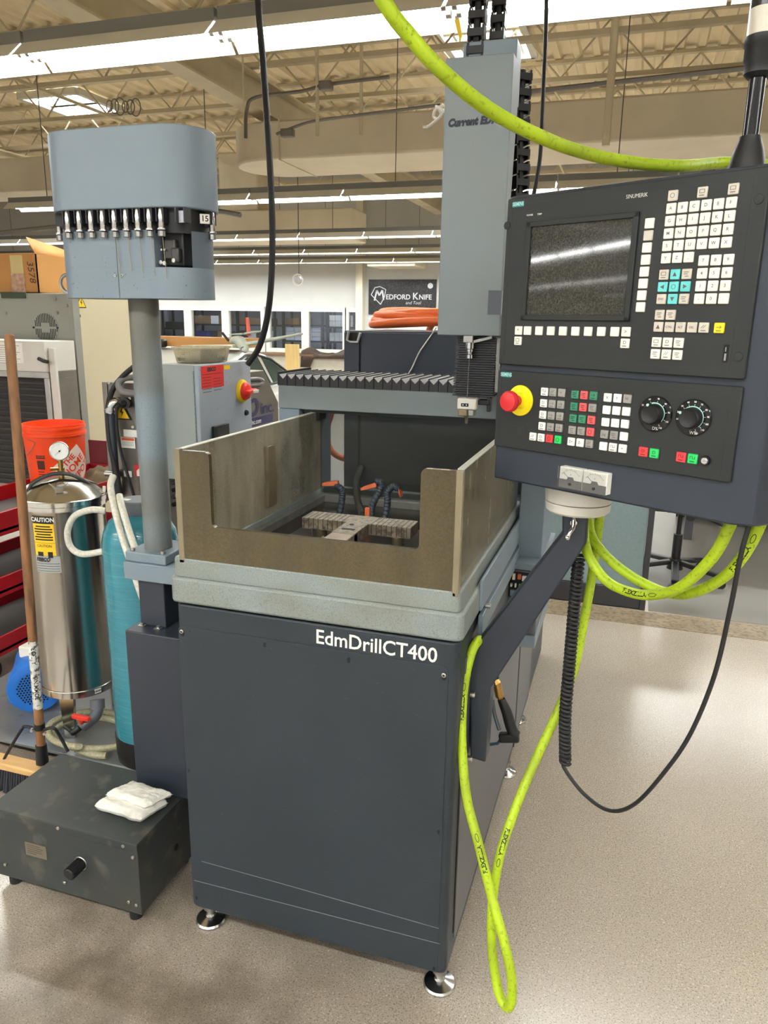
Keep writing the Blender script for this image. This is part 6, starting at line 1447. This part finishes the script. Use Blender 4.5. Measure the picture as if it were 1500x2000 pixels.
# tub with dark contents on the enclosure
tc_ = PZ(393, 706, EZ1 + .001); tc_ = Vector((-1.78, 2.93, EZ1 + .001))
tb = thing('plastic_tub', 'translucent plastic tub with dark sludge on the grey enclosure', 'tub', tuple(tc_))
tbm = MB(); vs = []; n_ = 32
def tubring(rx, ry, z): return [(tc_.x + rx*math.copysign(abs(math.cos(t))**.6, math.cos(t)), tc_.y + ry*math.copysign(abs(math.sin(t))**.6, math.sin(t)), tc_.z + z) for t in [2*PI*i/n_ for i in range(n_)]]
rings = [tubring(.076, .118, 0), tubring(.080, .122, .004), tubring(.090, .136, .060), tubring(.096, .142, .060), tubring(.096, .142, .066), tubring(.088, .134, .066), tubring(.078, .118, .006)]
for r_ in rings: vs += r_
fs = [(k*n_ + i, k*n_ + (i+1) % n_, (k+1)*n_ + (i+1) % n_, (k+1)*n_ + i) for k in range(len(rings)-1) for i in range(n_)] + [tuple(range(n_)), tuple(6*n_ + i for i in range(n_))]
part('tub_wall', tbm.add(vs, fs), film('tub_plastic', (196, 190, 168), .30, .45, .35, (.9, .88, .8), 8), tb)
sl = MB().add(tubring(.074, .115, .006) + tubring(.078, .118, .022), [(i, (i+1) % n_, n_ + (i+1) % n_, n_ + i) for i in range(n_)] + [tuple(n_ + i for i in range(n_))]).sphere((tc_.x + .045, tc_.y - .02, tc_.z + .028), .036, 14, 8, (1, 1, .75))
part('sludge', sl, mat('sludge', (56, 56, 54), .7, var=.3, vscale=30), tb)
# ================================================================== CONTROL CABINET WITH ORANGE HOSE
BY = 2.96; a_ = PY(672, 646, BY); BX = a_.x; BZ = 1.556
cb_ = thing('control_cabinet', 'tall dark navy control cabinet standing behind the machine', 'cabinet', (BX + .4, BY + .3, 0))
m_cab = mat('cabinet_navy', (44, 51, 63), .42, var=.05, vscale=2)
part('cabinet_body', MB().box(BX, BX + .82, BY, BY + .60, .02, BZ), m_cab, cb_, bevel=.004)
part('corner_panel', MB().box(BX + .004, PY(703, 700, BY).x, BY - .012, BY, .05, BZ - .006), m_cab, cb_, bevel=.003)
part('cabinet_door', MB().box(PY(706, 700, BY).x, BX + .815, BY - .008, BY, .05, BZ - .006), m_cab, cb_, bevel=.002)
hpx = [(681, 648), (678, 664), (684, 668), (698, 668), (704, 650)]
part('lift_handle', MB().tube([PY(a, b, BY - .025) for a, b in hpx], .0055, 8), mat('handle_grey', (170, 172, 170), .4, .5), cb_)
part('handle_recess', MB().box(PY(683, 655, BY).x, PY(699, 655, BY).x, BY - .0135, BY - .011, PY(690, 664, BY).z, PY(690, 649, BY).z), m_bolt, cb_)
part('foot_rail', MB().box(BX + .02, BX + .80, BY + .02, BY + .58, 0, .02), m_black, cb_)
part('thin_wire', MB().tube(smooth_path([PY(852, 640, BY - .02), PY(835, 665, BY - .02), PY(818, 690, BY - .02), PY(805, 718, BY - .02), PY(795, 735, BY - .02)], 6), .003, 6), m_steel, cb_)
# coil of orange hose lying on the cabinet
oh = []; oc = Vector((BX + .36, BY + .27, BZ + .017)); ro = random.Random(11)
for i in range(150):
    t = i*2*PI/28; r = .29 - .018*math.sin(i*.23) - .012*(i // 28); k = i/28
    oh.append((oc.x + r*1.12*math.cos(t + .3), oc.y + r*.72*math.sin(t + .3) + .0*k, oc.z + .011*k + .010*math.sin(t*1.5 + k*1.1) + .010))
o_ = part('air_hose', MB().tube(oh, .0155, 10), m_orange, None); tag(o_, 'coil of orange air hose piled on the navy control cabinet', 'hose')
hY = BY + .68
hose([(BX + .30, BY + .45, BZ + .035), (BX + .22, BY + .58, BZ + .03), (BX + .16, hY, BZ - .06), (BX + .10, hY, BZ - .25), PY(662, 798, hY), PY(645, 815, hY), PY(638, 850, hY), PY(646, 878, hY), PY(662, 892, hY), PY(680, 893, hY), PY(720, 870, hY)], .016, m_orange, 'air_hose', 'orange hose end hanging down between the tank and the navy cabinet')
# ================================================================== WHITE CAR
m_car = mat('car_white', (224, 226, 220), .2, var=.02, coat=.6); m_cg = mat('car_glass', (60, 80, 78), .06, var=.1)
car = thing('parked_car', 'white fastback coupe parked behind the filtration unit', 'car', (-4.1, 6.7, 0))
cX0, cX1 = -5.00, -3.22            # the car points towards the viewer, nose near, tail far
body_prof = [(4.55, .35), (4.58, .62), (4.9, .78), (5.55, .93), (6.0, .97), (7.0, .98), (7.55, .90), (7.85, .70), (7.85, .35)]
part('car_body', MB().prismx(body_prof, cX0, cX1), m_car, car, bevel=.13, seg=6)
roof = [(5.62, .94), (6.22, 1.255), (6.40, 1.295), (6.58, 1.305), (6.85, 1.26), (7.28, 1.04), (7.40, .94)]
n_ = len(roof); ins = lambda z: .06 + .20*(z - .94)/.37
vs = [(cX0 + ins(z), y, z) for y, z in roof] + [(cX1 - ins(z), y, z) for y, z in roof]
part('car_roof', MB().add(vs, [(i, i+1, n_+i+1, n_+i) for i in range(n_-1)] + [tuple(range(n_)), tuple(range(2*n_-1, n_-1, -1))]), m_car, car, bevel=.045, seg=4)
gs = lambda y, z: Vector((cX1 - ins(z) + .010, y, z))
for pl_ in ([(5.86, 1.0), (6.10, 1.0), (6.14, 1.12)], [(6.14, 1.0), (6.66, 1.0), (6.64, 1.24), (6.45, 1.245), (6.27, 1.19)], [(6.72, 1.0), (7.16, 1.02), (6.86, 1.195), (6.72, 1.232)]):
    part('side_window', MB().prism(pl_, lambda y, z: gs(y, z), lambda y, z: gs(y, z) + Vector((-.02, 0, 0))), m_cg, car)
part('windscreen', MB().add([(cX0 + .22, 5.70, .995), (cX1 - .22, 5.70, .995), (cX1 - .30, 6.22, 1.243), (cX0 + .30, 6.22, 1.243)], [(0, 1, 2, 3)]), m_cg, car).modifiers.new('t', 'SOLIDIFY').thickness = .02
part('window_trim', MB().tube([gs(5.80, .99), gs(6.22, 1.215), gs(6.42, 1.262), gs(6.64, 1.26), gs(6.88, 1.21), gs(7.22, 1.01)], .012, 6), m_black, car)
part('window_sill_trim', MB().tube([gs(5.80, .985), gs(7.22, .995)], .010, 6), m_black, car)
for y in (5.30, 7.2):
    for x in (cX0 - .01, cX1 - .20): part('wheel', MB().cyl((x, y, .31), (x + .21, y, .31), .31, 28), m_blackm, car, bevel=.03)
# things lying on the car roof
RZ = 1.322
pk = part('cardboard_sheet', MB().box(-4.70, -3.50, 6.50, 6.82, RZ, RZ + .09), m_cd, None, bevel=.004); tag(pk, 'flat brown carton lying on the car roof behind the model glider', 'box')
ft = part('plastic_tray', MB().box(-4.75, -4.60, 6.38, 6.48, RZ - .01, RZ + .05), m_white, None, bevel=.01); tag(ft, 'small white tray at the left end of the car roof', 'tray')
bk2 = part('black_case', MB().box(-4.56, -4.30, 6.36, 6.47, RZ - .01, RZ + .07), m_black, None, bevel=.02); tag(bk2, 'small black case on the car roof left of the glider', 'case')
gl = thing('model_glider', 'model glider with orange tail fin resting on the car roof', 'model airplane', (-4.0, 6.36, RZ))
m_gl = mat('glider_grey', (178, 184, 170), .5, var=.12, vscale=10); GYy = 6.36
Gp = lambda a, b, y=GYy: PY(a, b, y)
part('fuselage', MB().tube(smooth_path([Gp(450, 668), Gp(460, 664), Gp(470, 668, GYy - .05), Gp(478, 682, GYy - .1), Gp(472, 684, GYy - .12)], 5), .04, 12, rf=lambda t: .018 + .034*math.sin(PI*min(t*1.05, 1))), m_gl, gl)
def slab(p, q, w0, w1, th, nm, mm):
    p = Vector(p); q = Vector(q); yv = Vector((0, 1, 0)); zv = Vector((0, 0, 1))
    part(nm, MB().add([p - yv*w0/2 - zv*th, p + yv*w0/2 - zv*th, p + yv*w0/2 + zv*th, p - yv*w0/2 + zv*th, q - yv*w1/2 - zv*th*.5, q + yv*w1/2 - zv*th*.5, q + yv*w1/2 + zv*th*.5, q - yv*w1/2 + zv*th*.5],
                      [(0, 1, 2, 3), (7, 6, 5, 4), (0, 4, 5, 1), (1, 5, 6, 2), (2, 6, 7, 3), (3, 7, 4, 0)]), mm, gl, bevel=.006)
m_wing = mat('wing_cream', (206, 200, 176), .5, var=.1)
slab(Gp(466, 676), Gp(362, 676), .22, .16, .016, 'wing', m_wing); slab(Gp(484, 672), Gp(588, 652), .20, .10, .016, 'wing', m_gl)
slab(Gp(480, 652), Gp(450, 653), .14, .09, .008, 'tailplane', m_gl); slab(Gp(484, 651), Gp(520, 645), .14, .09, .008, 'tailplane', m_gl)
a1, a2, a3, a4 = Gp(481, 620), Gp(484, 620), Gp(489, 656), Gp(483, 656)
part('tail_fin', MB().prism([(a1.x, a1.z), (a2.x, a2.z), (a3.x, a3.z), (a4.x, a4.z)], lambda x, z: (x, GYy - .01, z), lambda x, z: (x, GYy + .02, z)), mat('fin_orange', (214, 92, 72), .5), gl)
part('nose_boom', MB().tube([Gp(434, 650), Gp(447, 666)], .012, 8), m_black, gl)
# ================================================================== PARTITION, DESK, OFFICE CHAIR
pt = thing('office_partition', 'grey-blue fabric office partition with dark kick plate behind the console arm', 'partition', (-.14, 4.38, 0))
m_pan = mat('partition_fabric', (140, 160, 164), .8, var=.06, vscale=60, bump=.2, bscale=300); m_pd = mat('partition_dark', (62, 62, 66), .5)
px0, px1 = -.62, .145
part('panel', MB().box(px0, px1, 4.363, 4.405, .125, 1.02), m_pan, pt, bevel=.003)
part('kick_plate', MB().box(px0, px1 + .002, 4.357, 4.411, .006, .123), m_pd, pt, bevel=.003)
part('end_post', MB().box(px1 + .003, px1 + .035, 4.353, 4.415, 0, 1.03), m_pd, pt, bevel=.003)
part('top_rail', MB().box(px0, px1 + .003, 4.357, 4.411, 1.021, 1.045), m_pd, pt, bevel=.003)
p2 = thing('office_desk', 'dark grey office desk at the right behind the chair', 'desk', (1.3, 6.4, 0))
part('desk_top', MB().box(.45, 2.6, 6.0, 6.8, .68, .73), m_pd, p2, bevel=.004)
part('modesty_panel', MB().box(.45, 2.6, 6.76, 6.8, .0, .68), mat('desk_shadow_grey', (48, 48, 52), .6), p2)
part('desk_leg', MB().box(2.5, 2.58, 6.02, 6.1, 0, .68), m_pd, p2); part('desk_leg', MB().box(.47, .53, 6.02, 6.1, 0, .68), m_pd, p2)
ch = thing('office_chair', 'black swivel office chair with five-star base beyond the partition', 'chair', (.36, 5.02, 0))
hc_ = Vector((.36, 5.02, 0))
hubz = .10
part('gas_column', MB().cyl((hc_.x, hc_.y, .10), (hc_.x, hc_.y, .30), .028, 16).cyl((hc_.x, hc_.y, .30), (hc_.x, hc_.y, .46), .015, 12), m_black, ch)
part('base_hub', MB().cone((hc_.x, hc_.y, .07), (hc_.x, hc_.y, .14), .05, .035, 16), m_black, ch)
for k in range(5):
    t = math.radians(-20 + 72*k); e = hc_ + Vector((.30*math.cos(t), .30*math.sin(t), .075))
    l_ = part('base_leg', MB().bar(hc_ + Vector((.03*math.cos(t), .03*math.sin(t), .115)), e, .045, .03), m_black, ch, bevel=.008)
    part('caster', MB().cyl(e + Vector((-.012, -.018, -.045)), e + Vector((-.012, .018, -.045)), .030, 16), m_black, l_)
part('tilt_mechanism', MB().box(hc_.x - .09, hc_.x + .11, hc_.y - .08, hc_.y + .08, .45, .49), m_black, ch, bevel=.01)
part('tilt_lever', MB().tube([hc_ + Vector((.06, -.02, .45)), hc_ + Vector((.20, -.08, .42)), hc_ + Vector((.25, -.09, .40))], .010, 8), m_black, ch)
part('tilt_knob', MB().cyl(hc_ + Vector((.05, -.14, .45)), hc_ + Vector((.05, -.08, .45)), .028, 14), m_black, ch)
part('seat', MB().prismz(rrect(hc_.x - .25, hc_.x + .25, hc_.y - .25, hc_.y + .25, .08), .49, .56), mat('chair_fabric', (34, 35, 38), .85, var=.1), ch, bevel=.02)
part('back_bar', MB().box(hc_.x - .04, hc_.x + .04, hc_.y + .22, hc_.y + .26, .48, .78), m_black, ch, bevel=.008)
part('backrest', MB().prismz(rrect(hc_.x - .22, hc_.x + .22, hc_.y + .20, hc_.y + .27, .03), .66, .98), MATS['chair_fabric'], ch, bevel=.02)
